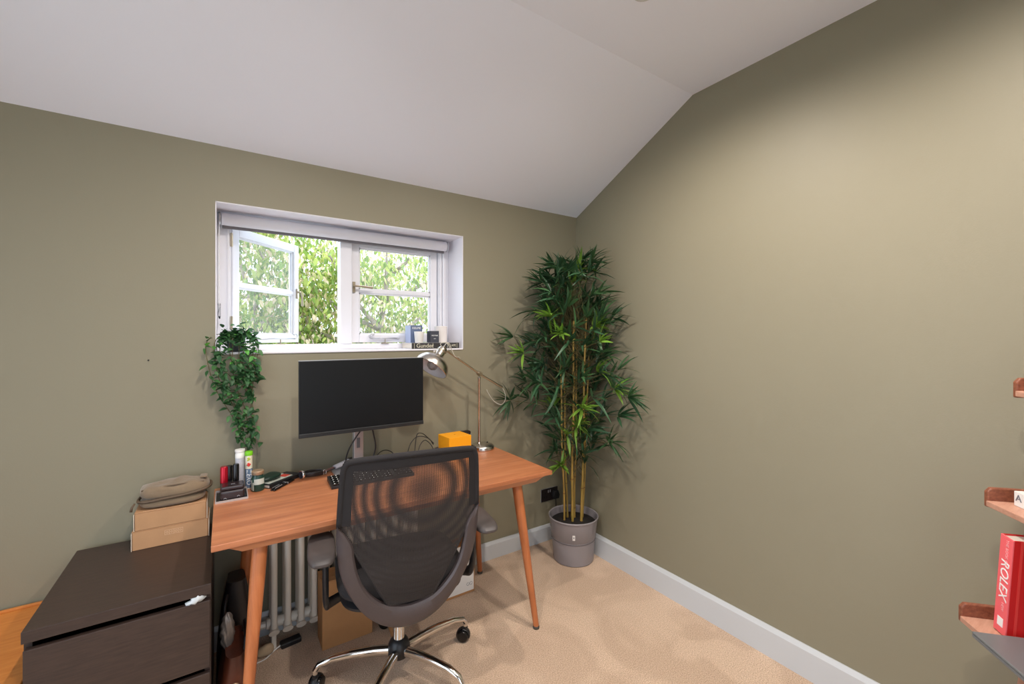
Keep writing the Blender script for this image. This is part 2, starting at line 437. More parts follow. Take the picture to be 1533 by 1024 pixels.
# ---- window_1: fixed frame, mullion, opening sash, right sash
wn = bpy.data.objects.new('window_1', None); C.objects.link(wn); wn.location = (0.585, 2.56, WZ0); wn['kind'] = 'structure'
FY0, FY1 = 2.535, 2.605
fr = MB()
fr.box((WX0 + t, FY0, WZ0 + 0.003), (0.028, FY1, WZ1 - t)); fr.box((1.132, FY0, WZ0 + 0.003), (WX1 - t, FY1, WZ1 - t))
fr.box((0.028, FY0, WZ0 + 0.003), (1.132, FY1, 1.362)); fr.box((0.028, FY0, 1.962), (1.132, FY1, WZ1 - t))
obj('frame', fr, winw, wn, 0.003)
fl = MB(); fl.box((0.012, FY0 - 0.008, 1.362), (0.022, FY0, 1.962)); fl.box((1.138, FY0 - 0.010, 1.36), (1.148, FY0, 1.962)); fl.box((1.156, FY0 - 0.014, 1.34), (1.166, FY0, 1.97))
obj('moulding', fl, winw, wn, 0.002)
obj('mullion', MB().box((0.538, FY0 - 0.006, 1.362), (0.602, FY1, 1.962)), winw, wn, 0.004)
def sash(name, W, Ht, M, split=0.5):
    """sash in its own frame: x 0..W, z 0..Ht, thickness y 0..0.04"""
    st = 0.042; r = MB()
    r.box((0, 0, 0), (st, 0.04, Ht), M); r.box((W - st, 0, 0), (W, 0.04, Ht), M)
    r.box((st, 0, 0), (W - st, 0.04, 0.048), M); r.box((st, 0, Ht - 0.045), (W - st, 0.04, Ht), M)
    sh = obj(name, r, winw, wn, 0.003)
    zb = 0.048 + (Ht - 0.093) * split
    obj('glazing_bar', MB().box((st, 0.004, zb - 0.011), (W - st, 0.036, zb + 0.011), M), winw, sh, 0.004)
    for (a, b) in ((0.048, zb - 0.011), (zb + 0.011, Ht - 0.045)):
        obj('pane', MB().box((st - 0.004, 0.018, a - 0.003), (W - st + 0.004, 0.021, b + 0.003), M), glass, sh)
        bd = MB(); q = 0.007
        for s_ in (0.010, 0.022):
            bd.box((st, s_, a), (W - st, s_ + 0.007, a + q), M); bd.box((st, s_, b - q), (W - st, s_ + 0.007, b), M)
            bd.box((st, s_, a), (st + q, s_ + 0.007, b), M); bd.box((W - st - q, s_, a), (W - st, s_ + 0.007, b), M)
        obj('glazing_bead', bd, winw, sh)
    return sh
Mr = Matrix.Translation((0.604, 2.548, 1.368))
sash('sash', 0.522, 0.592, Mr)
ang = math.radians(46)
Mo = Matrix.Translation((0.036, 2.585, 1.368)) @ Matrix.Rotation(ang, 4, 'Z')
sash('open_sash', 0.500, 0.592, Mo)
# hinges, stays, catches
for z in (1.88, 1.47):
    obj('hinge', MB().box((0.024, FY0 - 0.006, z - 0.032), (0.036, FY0 + 0.004, z + 0.032)).tube([(0.030, FY0 - 0.008, z - 0.034), (0.030, FY0 - 0.008, z + 0.034)], 0.004, 8), brassy, wn)
def stay(P, Q, curl):
    m = MB(); P = Vector(P); Q = Vector(Q); d = (Q - P).normalized()
    m.tube([P, P + (Q - P) * 0.5 + Vector((0, -0.004, 0.003)), Q], 0.0045, 8)
    pts = [Q + d * 0.0]
    for k in range(9):
        a = -PI / 2 + k * 1.35 * PI / 8
        pts.append(Q + d * (0.012 * math.cos(a) + 0.004) * curl * curl + Vector((0, -0.006, 0.014 + 0.014 * math.sin(a))))
    m.tube(pts, [0.0045] * 8 + [0.006, 0.007], 8)
    m.ball(P, 0.008)
    return m
obj('casement_stay', stay((0.87, 2.536, 1.392), (0.715, 2.534, 1.390), 1), silver, wn, smooth=True)
obj('casement_stay', stay((0.125, 2.58, 1.388), (0.33, 2.70, 1.392), 1), silver, wn, smooth=True)
for px, py in ((0.245, 2.545), (0.40, 2.545), (0.79, 2.53)):
    obj('stay_pin', MB().box((px - 0.022, py - 0.006, 1.362), (px + 0.022, py + 0.006, 1.366)).tube([(px, py, 1.366), (px, py, 1.388)], 0.0032, 8), brassy, wn)
obj('catch', MB().box((0.608, 2.538, 1.655), (0.622, 2.548, 1.715)).tube([(0.615, 2.540, 1.690), (0.615, 2.520, 1.690)], 0.006, 8).tube([(0.615, 2.518, 1.690), (0.66, 2.516, 1.688), (0.712, 2.514, 1.684)], [0.005, 0.006, 0.008], 8), brassy, wn, smooth='auto')
cM = Mo @ Matrix.Translation((0.482, -0.004, 0.296))
ct = MB(); ct.box((-0.008, -0.006, -0.03), (0.008, 0.004, 0.03), cM)
ct.tube([cM @ Vector((0, 0, 0.01)), cM @ Vector((0.0, -0.022, 0.01))], 0.006, 8)
ct.tube([cM @ Vector((0.0, -0.022, 0.01)), cM @ Vector((0.012, -0.024, -0.03)), cM @ Vector((0.014, -0.024, -0.075))], [0.005, 0.006, 0.008], 8)
obj('catch', ct, brassy, wn, smooth='auto')

# unseen left wall window, added and enlarged to let in fill daylight
w2 = bpy.data.objects.new('fill_window_2', None); C.objects.link(w2); w2.location = (XL - 0.05, 1.0, 0.20); w2['kind'] = 'structure'
m = MB()
for y0, y1, z0, z1 in ((-0.35, -0.29, 0.20, 2.25), (1.69, 1.75, 0.20, 2.25), (-0.29, 1.69, 0.20, 0.26), (-0.29, 1.69, 2.19, 2.25), (0.67, 0.73, 0.26, 2.19)):
    m.box((XL - 0.08, y0, z0), (XL - 0.03, y1, z1))
obj('frame', m, winw, w2, 0.003)
obj('pane', MB().box((XL - 0.058, -0.29, 0.26), (XL - 0.054, 0.67, 2.19)), glass, w2)
obj('pane', MB().box((XL - 0.058, 0.73, 0.26), (XL - 0.054, 1.69, 2.19)), glass, w2)

# unseen window added behind the camera to brighten the room with daylight
w3 = bpy.data.objects.new('fill_window_3', None); C.objects.link(w3); w3.location = (-0.15, YF - 0.05, 0.45); w3['kind'] = 'structure'
m = MB()
for x0, x1, z0, z1 in ((-0.85, -0.79, 0.45, 2.25), (0.49, 0.55, 0.45, 2.25), (-0.79, 0.49, 0.45, 0.51), (-0.79, 0.49, 2.19, 2.25), (-0.18, -0.12, 0.51, 2.19)):
    m.box((x0, YF - 0.08, z0), (x1, YF - 0.03, z1))
obj('frame', m, winw, w3, 0.003)
obj('pane', MB().box((-0.79, YF - 0.058, 0.51), (-0.18, YF - 0.054, 2.19)), glass, w3)
obj('pane', MB().box((-0.12, YF - 0.058, 0.51), (0.49, YF - 0.054, 2.19)), glass, w3)

# recessed downlights
lens = mat('lamp_lens', (255, 232, 205), 0.4, emis=14.0)
lbl = ['recessed ceiling downlight above the desk chair, nearest the sloping ceiling on the right', 'recessed ceiling downlight left of centre, near the window slope',
       'recessed ceiling downlight left of centre, straight over the camera', 'recessed ceiling downlight by the bare right wall']
for i, (x, y) in enumerate(SPOTS):
    r = thing('ceiling_downlight', lbl[i], 'downlight', (x, y, KZ), group='recessed ceiling downlights')
    obj('trim_ring', MB().lathe([(0.045, KZ - 0.001), (0.045, KZ - 0.006), (0.032, KZ - 0.008), (0.030, KZ - 0.001)], (x, y, 0), 24, closed_prof=True), gloss, r, smooth='auto')
    obj('lens', MB().lathe([(0.028, KZ - 0.004), (0.028, KZ - 0.001)], (x, y, 0), 20), lens, r)

# ---------------------------------------------------------------- roller blind
bl = thing('roller_blind', 'white roller blind rolled up at the top of the window recess', 'blind', (0.585, 2.49, 1.96))
obj('roll', MB().tube([(-0.010, 2.49, 1.968), (1.160, 2.49, 1.968)], 0.029, 24), mat('blind_fabric', (222, 220, 226), 0.7), bl, smooth='auto')
obj('hem_bar', MB().box((-0.008, 2.506, 1.928), (1.158, 2.516, 1.945)), mat('hem_grey', (120, 116, 120), 0.5), bl, 0.002)
obj('fabric_drop', MB().box((-0.008, 2.511, 1.940), (1.158, 2.513, 1.968)), MATS['blind_fabric'], bl)
for xx, s_ in ((-0.022, 1), (1.163, 1)):
    obj('bracket', MB().lathe([(0.001, 0), (0.030, 0), (0.032, 0.003), (0.030, 0.008), (0.001, 0.008)], (xx, 2.49, 1.968), 20, (1, 0, 0)), silver, bl, smooth='auto')
m = MB()
for q in (2.482, 2.498):
    for k in range(58): m.ball((-0.020, q, 1.95 - k * 0.0072), 0.0024, 5, 3)
obj('bead_chain', m, white_pl, bl, kind='stuff')
obj('cord_cleat', MB().tube([(-0.020, 2.49, 1.56), (-0.018, 2.47, 1.535), (-0.020, 2.49, 1.51), (-0.018, 2.475, 1.49)], [0.006, 0.004, 0.006, 0.003], 8), clearp, bl, smooth=True)

# ---------------------------------------------------------------- desk
dk = thing('desk', 'orange-brown wooden writing desk with splayed round legs under the window', 'desk', (0.66, 1.96, 0))
DX0, DX1, DY0, DY1, DZ = -0.035, 1.352, 1.664, 2.285, 0.74
obj('tabletop', MB().box((DX0, DY0, DZ - 0.020), (DX1, DY1, DZ)), desk_top, dk, 0.002)
# bevelled under-board
ub = MB()
z1 = DZ - 0.020; z0 = DZ - 0.048
a = (DX0 + 0.045, DY0 + 0.004, DX1 - 0.045, DY1 - 0.02); b = (DX0 + 0.085, DY0 + 0.022, DX1 - 0.085, DY1 - 0.05)
vv = [(a[0], a[1], z1), (a[2], a[1], z1), (a[2], a[3], z1), (a[0], a[3], z1), (b[0], b[1], z0), (b[2], b[1], z0), (b[2], b[3], z0), (b[0], b[3], z0)]
ub.add(vv, [(3, 2, 1, 0), (4, 5, 6, 7), (0, 1, 5, 4), (1, 2, 6, 5), (2, 3, 7, 6), (3, 0, 4, 7)])
obj('underframe', ub, desk_top, dk, 0.002)
for tx, ty, fx, fy in ((1.185, 1.735, 1.250, 1.662), (0.105, 1.735, 0.050, 1.662), (1.190, 2.185, 1.262, 2.232), (0.105, 2.185, 0.040, 2.232)):
    T = Vector((tx, ty, z0 + 0.004)); F = Vector((fx, fy, 0.012))
    lg = obj('leg', MB().tube([F + (T - F) * (i / 6) for i in range(7)], [0.0135 + 0.0105 * min(1, i / 5) for i in range(7)], 20), desk_leg, dk, smooth='auto')
    obj('foot_cap', MB().lathe([(0.015, 0.0), (0.016, 0.004), (0.016, 0.010), (0.013, 0.014)], (fx, fy, 0), 16), mat('foot_rubber', (70, 66, 58), 0.6), lg, smooth='auto')

# ---------------------------------------------------------------- drawer chest
ch = thing('drawer_chest', 'black-brown two-drawer chest left of the desk', 'drawers', (-0.26, 2.03, 0))
cx0, cx1, cy0, cy1, cz = -0.472, -0.036, 1.758, 2.312, 0.58
obj('top', MB().box((cx0, cy0 + 0.001, cz - 0.034), (cx1, cy1, cz)), black_brown, ch, 0.0015)
obj('side_panel', MB().box((cx0 + 0.001, cy0 + 0.02, 0), (cx0 + 0.018, cy1, cz - 0.034)), black_brown, ch)
obj('side_panel', MB().box((cx1 - 0.018, cy0 + 0.02, 0), (cx1 - 0.001, cy1, cz - 0.034)), black_brown, ch)
obj('back_panel', MB().box((cx0 + 0.018, cy1 - 0.02, 0.02), (cx1 - 0.018, cy1 - 0.008, cz - 0.034)), gapm, ch)
obj('plinth', MB().box((cx0 + 0.018, cy0 + 0.03, 0), (cx1 - 0.018, cy0 + 0.045, 0.05)), black_brown, ch)
for z0_, z1_ in ((0.302, 0.526), (0.052, 0.284)):
    d = obj('drawer', MB().box((cx0 + 0.004, cy0, z0_), (cx1 - 0.003, cy0 + 0.018, z1_)), black_brown, ch, 0.0015)
    db = MB(); db.box((cx0 + 0.022, cy0 + 0.018, z0_ + 0.01), (cx0 + 0.034, cy1 - 0.03, z1_ - 0.03)); db.box((cx1 - 0.034, cy0 + 0.018, z0_ + 0.01), (cx1 - 0.022, cy1 - 0.03, z1_ - 0.03))
    db.box((cx0 + 0.034, cy0 + 0.018, z0_ + 0.01), (cx1 - 0.034, cy1 - 0.03, z0_ + 0.018)); db.box((cx0 + 0.034, cy1 - 0.045, z0_ + 0.018), (cx1 - 0.034, cy1 - 0.03, z1_ - 0.03))
    obj('drawer_box', db, gapm, d)
# crumpled scrap in drawer gap
m = MB().ball((0, 0, 0), (0.026, 0.016, 0.013), 14, 10)
m.v = [(-0.075 + x * (1 + 0.3 * math.sin(z * 300 + x * 160)) , 1.768 + y, 0.537 + z + 0.25 * x + 0.003 * math.sin(x * 400)) for x, y, z in m.v]
tag(obj('plastic_scrap', m, mat('white_film', (198, 204, 206), 0.4), smooth=True), 'crumpled white plastic scrap caught in the top drawer gap', 'scrap')

# ---------------------------------------------------------------- cardboard boxes + pouch on chest
def flatbox(label, x0, x1, y0, y1, z0, z1, printed):
    r = thing('cardboard_box', label, 'box', ((x0 + x1) / 2, (y0 + y1) / 2, z0), group='flat cardboard boxes on the chest')
    obj('body', MB().box((x0 + 0.003, y0 + 0.003, z0), (x1 - 0.003, y1, z1 - 0.003)), card, r, 0.001)
    obj('front_flap', MB().box((x0 + 0.004, y0 - 0.001, z0 + 0.001), (x1 - 0.006, y0 + 0.002, z1 - 0.004)), card, r, 0.0008)
    obj('lid', MB().box((x0 + 0.002, y0 + 0.001, z1 - 0.003), (x1 - 0.004, y1, z1)), card, r, 0.001)
    for xa in (x0, x1 - 0.002):
        obj('side_flap', MB().box((xa, y0 - 0.002, z0), (xa + 0.002, y1, z1 - 0.006)), cardk, r)
    return r
b1 = flatbox('lower flat cardboard box on the chest, printed with a row of four small symbols', -0.297, -0.052, 2.184, 2.330, 0.58, 0.6535, True)
m = MB(); x0 = -0.196; zc = 0.628; yy = 2.1825
for (ax, az, bx_, bz) in ((x0, zc - 0.009, x0 + 0.058, zc - 0.008), (x0, zc + 0.008, x0 + 0.058, zc + 0.009)): m.box((ax, yy - 0.0004, az), (bx_, yy + 0.001, bz))
for k in range(5): m.box((x0 + k * 0.01425, yy - 0.0004, zc - 0.009), (x0 + k * 0.01425 + 0.001, yy + 0.001, zc + 0.009))
for k in range(4):
    c_ = x0 + 0.0075 + k * 0.01425
    m.lathe([(0.0042, -0.0003), (0.0042, 0.001), (0.0030, 0.001), (0.0030, -0.0003)], (c_, yy + 0.001, zc), 10 if k in (0, 2) else 4, (0, -1, 0), closed_prof=True)
obj('handling_symbols', m, ink_tan, b1)
b2 = flatbox('upper flat cardboard box on the chest, lying under the canvas pouch', -0.290, -0.058, 2.186, 2.330, 0.6540, 0.7235, False)
m = MB()
for k in range(14): m.box((-0.150 + k * 0.006, 2.1945, 0.7236), (-0.146 + k * 0.006, 2.1975, 0.7240))
for k in range(12): m.box((-0.262 + k * 0.006, 2.1895, 0.7236), (-0.258 + k * 0.006, 2.192, 0.7240))
obj('small_print', m, ink_tan, b2, kind='stuff')
pc = thing('canvas_pouch', 'grey-brown canvas zip pouch lying on top of the cardboard boxes', 'pouch', (-0.165, 2.26, 0.724))
def puff(c, R, e, noise, flatb=None):
    m = MB(); seg, rings = 40, 18; c = Vector(c)
    for i in range(rings + 1):
        ph = -PI / 2 + PI * i / rings
        for k in range(seg):
            th = 2 * PI * k / seg
            cs = lambda a, p: math.copysign(abs(math.cos(a)) ** p, math.cos(a)); sn = lambda a, p: math.copysign(abs(math.sin(a)) ** p, math.sin(a))
            x = R[0] * cs(ph, e[1]) * cs(th, e[0]); y = R[1] * cs(ph, e[1]) * sn(th, e[0]); z = R[2] * sn(ph, e[1])
            n_ = noise * (math.sin(x * 45 + y * 30) + math.sin(x * 90 - y * 55 + 1.3) * 0.5 + math.sin(y * 80 + 0.4) * 0.5)
            m.v.append((c.x + x, c.y + y, c.z + z + (n_ if z > 0 else 0)))
    for i in range(rings):
        for k in range(seg):
            m.f.append((i * seg + k, i * seg + (k + 1) % seg, (i + 1) * seg + (k + 1) % seg, (i + 1) * seg + k))
    return m
obj('lower_half', puff((-0.172, 2.252, 0.745), (0.106, 0.066, 0.020), (0.6, 0.6), 0.0), pouchm, pc, smooth=True)
obj('upper_half', puff((-0.165, 2.256, 0.783), (0.114, 0.070, 0.031), (0.65, 0.7), 0.0035), pouchm, pc, smooth=True)
zp = [(-0.165 + 0.119 * math.copysign(abs(math.cos(a)) ** 0.65, math.cos(a)), 2.256 + 0.073 * math.copysign(abs(math.sin(a)) ** 0.65, math.sin(a)), 0.765 + 0.012 * math.cos(a)) for a in [2 * PI * k / 40 for k in range(40)]]
obj('zip', MB().tube(zp, (0.0055), 8, closed=True), zipm, pc, smooth=True)
obj('zip_pull', MB().tube([(-0.288, 2.20, 0.757), (-0.296, 2.192, 0.745), (-0.298, 2.190, 0.730)], [0.003, 0.004, 0.005], 8), zipm, pc, smooth=True)
obj('seam', MB().tube(smoothpath([(-0.270, 2.215, 0.798), (-0.21, 2.200, 0.806), (-0.14, 2.198, 0.808), (-0.07, 2.212, 0.802)], 4), 0.0025, 6), zipm, pc)
obj('strap_loop', MB().box((-0.085, 2.24, 0.808), (-0.060, 2.285, 0.815)), pouchm, pc, 0.003)

# ---------------------------------------------------------------- low pine bench far left
bn = thing('pine_bench', 'orange pine low bench against the wall left of the drawer chest', 'bench', (-0.95, 2.05, 0))
obj('seat', MB().box((-1.35, 1.74, 0.375), (-0.487, 2.325, 0.405)), pine, bn, 0.004)
obj('back_rail', MB().box((-1.35, 2.314, 0.405), (-0.49, 2.326, 0.414)), pine, bn, 0.002)
obj('front_panel', MB().box((-1.33, 1.76, 0.06), (-0.50, 1.78, 0.375)), pine, bn, 0.003)
for xx in (-1.33, -0.53):
    obj('side_panel', MB().box((xx, 1.785, 0.0), (xx + 0.03, 2.31, 0.375)), pine, bn, 0.003)

# ---------------------------------------------------------------- bags between chest and desk
bg1 = thing('leather_tote', 'brown leather tote bag standing between the chest and the desk leg', 'bag', (0.04, 1.87, 0))
def slab(x0, x1, y0, y1, z0, z1, bulge, n=10, top=0.5):
    m = MB(); seg = 24
    for i in range(n + 1):
        t_ = i / n; z = z0 + (z1 - z0) * t_
        w_ = (1 - (1 - top) * t_ ** 1.5)
        hx = (x1 - x0) / 2 * (w_) + bulge * math.sin(PI * t_) * 0.5; hy = (y1 - y0) / 2 * (1 - 0.1 * t_)
        for k in range(seg):
            th = 2 * PI * k / seg
            wr = 1 + 0.05 * math.sin(th * 5 + t_ * 9)
            m.v.append(((x0 + x1) / 2 + hx * wr * math.copysign(abs(math.cos(th)) ** 0.6, math.cos(th)), (y0 + y1) / 2 + hy * math.copysign(abs(math.sin(th)) ** 0.5, math.sin(th)), z))
    for i in range(n):
        for k in range(seg): m.f.append((i * seg + k, i * seg + (k + 1) % seg, (i + 1) * seg + (k + 1) % seg, (i + 1) * seg + k))
    m.f.append(tuple(range(seg - 1, -1, -1))); m.f.append(tuple(n * seg + k for k in range(seg)))
    return m
obj('body', slab(-0.026, 0.092, 1.80, 2.02, 0.0, 0.27, 0.010), leather, bg1, smooth='auto')
obj('handle', MB().tube(smoothpath([(0.060, 1.84, 0.25), (0.066, 1.86, 0.31), (0.066, 1.94, 0.32), (0.060, 1.97, 0.25)], 6), 0.006, 8), darkleather, bg1, smooth=True)
obj('pocket_ring', MB().tube([(0.030 + 0.016 * math.cos(a), 1.795, 0.17 + 0.018 * math.sin(a)) for a in [2 * PI * k / 20 for k in range(20)]], 0.0028, 6, closed=True), bronze, bg1, smooth=True)
bg2 = thing('black_bag', 'slumped black leather bag behind the brown tote beside the desk leg', 'bag', (0.04, 2.12, 0))
obj('body', slab(-0.027, 0.110, 2.045, 2.165, 0.0, 0.42, 0.010, top=0.45), darkleather, bg2, smooth='auto')
obj('strap', MB().tube(smoothpath([(0.01, 2.05, 0.38), (0.0, 2.02, 0.33), (0.0, 2.03, 0.22), (0.01, 2.035, 0.12)], 6), 0.007, 8), darkleather, bg2, smooth=True)
m = MB().ball((0, 0, 0), (0.022, 0.022, 0.070), 26, 20)
m.v = [(0.010 + x * (1 + 0.16 * math.sin(z * 190 + y * 260 + x * 200)), 1.905 + y * (1 + 0.2 * math.sin(x * 400 + z * 90)), 0.318 + z + 0.12 * x) for x, y, z in m.v]
tag(obj('foil_wrap', m, foil, smooth=True), 'crumpled silvery wrap stuffed in the top of the tote bag', 'wrapping')

# ---------------------------------------------------------------- radiator
rd = thing('column_radiator', 'off-white column radiator on the wall beneath the desk', 'radiator', (0.55, 2.25, 0))
sec = MB()
for yy in (2.195, 2.245, 2.295):
    sec.tube([(0, yy, 0.10), (0, yy, 0.62)], 0.0135, 12)
def pod(z, s_):
    pts = [(0.0, 2.187 + 0.116 * k / 8, z + (0.008 * math.cos(PI * (k - 4) * 0.5)) * s_) for k in range(9)]
    rr = [(0.014 if k % 4 else 0.021, 0.022 if k % 4 == 0 else 0.017) for k in range(9)]
    return pts, rr
for z, s_ in ((0.088, -1), (0.632, 1)):
    P_, R_ = pod(z, s_); sec.tube(P_, R_, 12, flat=(0, 0, 1))
sec.tube([(-0.0275, 2.245, 0.098), (0.0275, 2.245, 0.098)], 0.023, 14); sec.tube([(-0.0275, 2.245, 0.62), (0.0275, 2.245, 0.62)], 0.023, 14)
rx0 = 0.186; first = None
for k in range(13):
    if first is None:
        s0 = MB(); s0.v = [(x + rx0, y, z) for x, y, z in sec.v]; s0.f = sec.f
        first = obj('radiator_section', s0, rad_m, rd, smooth='auto')
    else:
        c_ = first.copy(); C.objects.link(c_); c_.parent = rd; c_.location.x = 0.055 * k
obj('end_bush', MB().tube([(rx0 - 0.030, 2.245, 0.098), (rx0 - 0.052, 2.245, 0.098)], 0.016, 8), rad_m, rd)
obj('valve', MB().tube([(rx0 - 0.05, 2.245, 0.098), (rx0 - 0.085, 2.245, 0.098), (rx0 - 0.095, 2.245, 0.105)], [0.008, 0.011, 0.006], 8).tube([(rx0 - 0.088, 2.245, 0.0), (rx0 - 0.088, 2.245, 0.095)], 0.0075, 8), chrome, rd, smooth='auto')
obj('foot', MB().box((rx0 - 0.01, 2.20, 0), (rx0 + 0.01, 2.29, 0.08)), rad_m, rd, 0.004)
obj('foot', MB().box((rx0 + 0.655, 2.20, 0), (rx0 + 0.675, 2.29, 0.08)), rad_m, rd, 0.004)
m = puff((0.150, 2.185, 0.018), (0.034, 0.024, 0.018), (0.8, 0.8), 0.004)
tag(obj('cloth_bundle', m, beigecloth, smooth=True), 'rumpled beige cloth on the carpet below the radiator valve', 'cloth')
ad = thing('power_adapter', 'black power adapter block on the carpet below the radiator', 'adapter', (0.255, 2.20, 0))
obj('block', MB().box((-0.045, -0.02, 0.0), (0.04, 0.02, 0.024), ), blackp, ad, 0.006, local=True)
obj('lead', MB().tube(smoothpath([(-0.045, 0, 0.012), (-0.075, -0.01, 0.006), (-0.11, -0.035, 0.004), (-0.15, -0.04, 0.004)], 5), 0.003, 6), white_pl, ad, smooth=True, local=True)
ad.rotation_euler = (0, 0, 0.12)

# ---------------------------------------------------------------- boxes on the carpet under the desk
fb = thing('cardboard_box', 'large plain brown cardboard box on the carpet under the desk, behind the chair', 'box', (0.49, 2.12, 0))
obj('body', MB().box((0.364, 2.068, 0.0), (0.585, 2.185, 0.30)), cardd, fb, 0.002)
obj('flap', MB().box((0.364, 2.068, 0.301), (0.585, 2.118, 0.304)), cardd, fb); obj('flap', MB().box((0.364, 2.121, 0.301), (0.585, 2.185, 0.304)), cardd, fb)
obj('tape', MB().box((0.362, 2.10, 0.3042), (0.587, 2.14, 0.3048)), mat('parcel_tape', (170, 120, 70), 0.3), fb)
sb = thing('white_carton', 'white-fronted carton under the right end of the desk', 'box', (1.08, 2.14, 0))
obj('body', MB().box((0.98, 2.092, 0.0), (1.150, 2.182, 0.27)), cardd, sb, 0.002)
obj('front_label', MB().box((0.984, 2.0905, 0.014), (1.143, 2.0925, 0.266)), white_pl, sb)
m = MB(); m.tube([(1.107 + 0.008 * math.cos(a), 2.0900, 0.052 + 0.008 * math.sin(a)) for a in [2 * PI * k / 16 for k in range(16)]], 0.0008, 4, closed=True)
m.tube([(1.126 + 0.008 * math.cos(a), 2.0900, 0.052 + 0.008 * math.sin(a)) for a in [2 * PI * k / 16 for k in range(16)]], 0.0008, 4, closed=True)
obj('printed_rings', m, ink_d, sb)

# ---------------------------------------------------------------- office chair
chr_ = thing('office_chair', 'black mesh-backed swivel office chair with chrome star base', 'chair', (0.607, 1.76, 0), math.radians(-9))
def L(name, mb, m, parent=chr_, **k): return obj(name, mb, m, parent, local=True, **k)
# base
hubz = 0.11
a0 = math.radians(5 + 9)
L('hub', MB().lathe([(0.020, 0.075), (0.040, 0.078), (0.046, 0.092), (0.046, 0.118), (0.036, 0.140), (0.026, 0.150), (0.022, 0.151)], (0, 0, 0), 28), blackp, smooth='auto')
L('gas_column', MB().lathe([(0.0235, 0.148), (0.0235, 0.30), (0.020, 0.302), (0.014, 0.304), (0.014, 0.40)], (0, 0, 0), 28), chrome, smooth='auto')
leg0 = None
for k in range(5):
    a = math.radians((3, 84, 163, -130, -63)[k] + 9); c_, s_ = math.cos(a), math.sin(a)
    def P(r, z, o=0): return (c_ * r - s_ * o, s_ * r + c_ * o, z)
    lg = L('base_leg', MB().tube([P(0.035, 0.102), P(0.10, 0.112), P(0.18, 0.118), P(0.26, 0.116), P(0.308, 0.102), P(0.323, 0.080)],
        [(0.022, 0.017), (0.020, 0.0165), (0.016, 0.0155), (0.0125, 0.0145), (0.011, 0.013), (0.010, 0.010)], 14, flat=(0, 0, 1)), chrome, smooth='auto')
    # caster: stem, hood and two wheels, each leg carries one
    sw = a + (-0.75, 0.9, 1.1, -0.5, 0.3)[k]; ux, uy = math.cos(sw), math.sin(sw)
    cx_, cy_ = c_ * 0.321, s_ * 0.321
    L('caster_stem', MB().lathe([(0.006, 0.045), (0.006, 0.066), (0.010, 0.068), (0.010, 0.084)], (cx_, cy_, 0), 12), chrome, lg, smooth='auto')
    wx, wy = cx_ - ux * 0.010, cy_ - uy * 0.010
    m = MB()
    for o_ in (-1, 1):
        m.lathe([(0.004, 0.004), (0.024, 0.004), (0.0265, 0.008), (0.0265, 0.018), (0.023, 0.023), (0.008, 0.026)], (wx, wy, 0.0266), 24, (-uy * o_, ux * o_, 0))
    L('caster_wheel', m, blackg, lg, smooth='auto')
    m = MB(); pts = [(wx + ux * 0.029 * math.cos(b_), wy + uy * 0.029 * math.cos(b_), 0.0266 + 0.029 * math.sin(b_)) for b_ in [PI * q / 10 for q in range(-1, 12)]]
    m.tube(pts, [(0.004, 0.013)] * len(pts), 8, flat=(ux, uy, 0.3))
    m.tube([(cx_, cy_, 0.046), (cx_, cy_, 0.064)], 0.011, 12)
    L('caster_hood', m, blackp, lg, smooth='auto')
# mechanism and seat
L('tilt_mechanism', MB().box((-0.07, -0.10, 0.385), (0.07, 0.10, 0.425)).box((-0.035, -0.255, 0.395), (0.035, -0.08, 0.408)), blackp, bev=0.008)
L('height_lever', MB().tube([(0.05, 0.05, 0.395), (0.17, 0.06, 0.385), (0.225, 0.06, 0.383)], [0.005, 0.005, 0.012], 8), blackp, smooth='auto')
def rounded_pad(hx, hy, z0, z1, cy=0.0, dome=0.012, ex=0.45, drop=0.0):
    m = MB(); seg = 48; prof = [(0.80, 0.0), (0.93, 0.12), (1.0, 0.38), (1.0, 0.62), (0.95, 0.86), (0.84, 0.98), (0.5, 1.10), (0.02, 1.15)]
    for r_, t_ in prof:
        for k in range(seg):
            th = 2 * PI * k / seg
            x = hx * r_ * math.copysign(abs(math.cos(th)) ** ex, math.cos(th)); y = hy * r_ * math.copysign(abs(math.sin(th)) ** ex, math.sin(th))
            fall = drop * max(0, y / hy) ** 3
            m.v.append((x, cy + y, z0 + (z1 - z0) * min(t_, 1.0) + (dome * (t_ - 1) / 0.15 if t_ > 1 else 0) - fall))
    for i in range(len(prof) - 1):
        for k in range(seg): m.f.append((i * seg + k, i * seg + (k + 1) % seg, (i + 1) * seg + (k + 1) % seg, (i + 1) * seg + k))
    m.f.append(tuple(range(seg - 1, -1, -1))); m.f.append(tuple((len(prof) - 1) * seg + k for k in range(seg)))
    return m
L('seat_shell', rounded_pad(0.235, 0.225, 0.405, 0.442, 0.0, 0.0, 0.5), blackp, smooth='auto')
L('seat', rounded_pad(0.245, 0.235, 0.440, 0.498, 0.0, 0.006, 0.5, 0.02), darkfab, smooth=True)
# backrest
def by(x, z): return -0.29 - 0.12 * (z - 0.66) + 0.55 * x * x + (0.10 * (0.56 - z) if z < 0.56 else 0) 
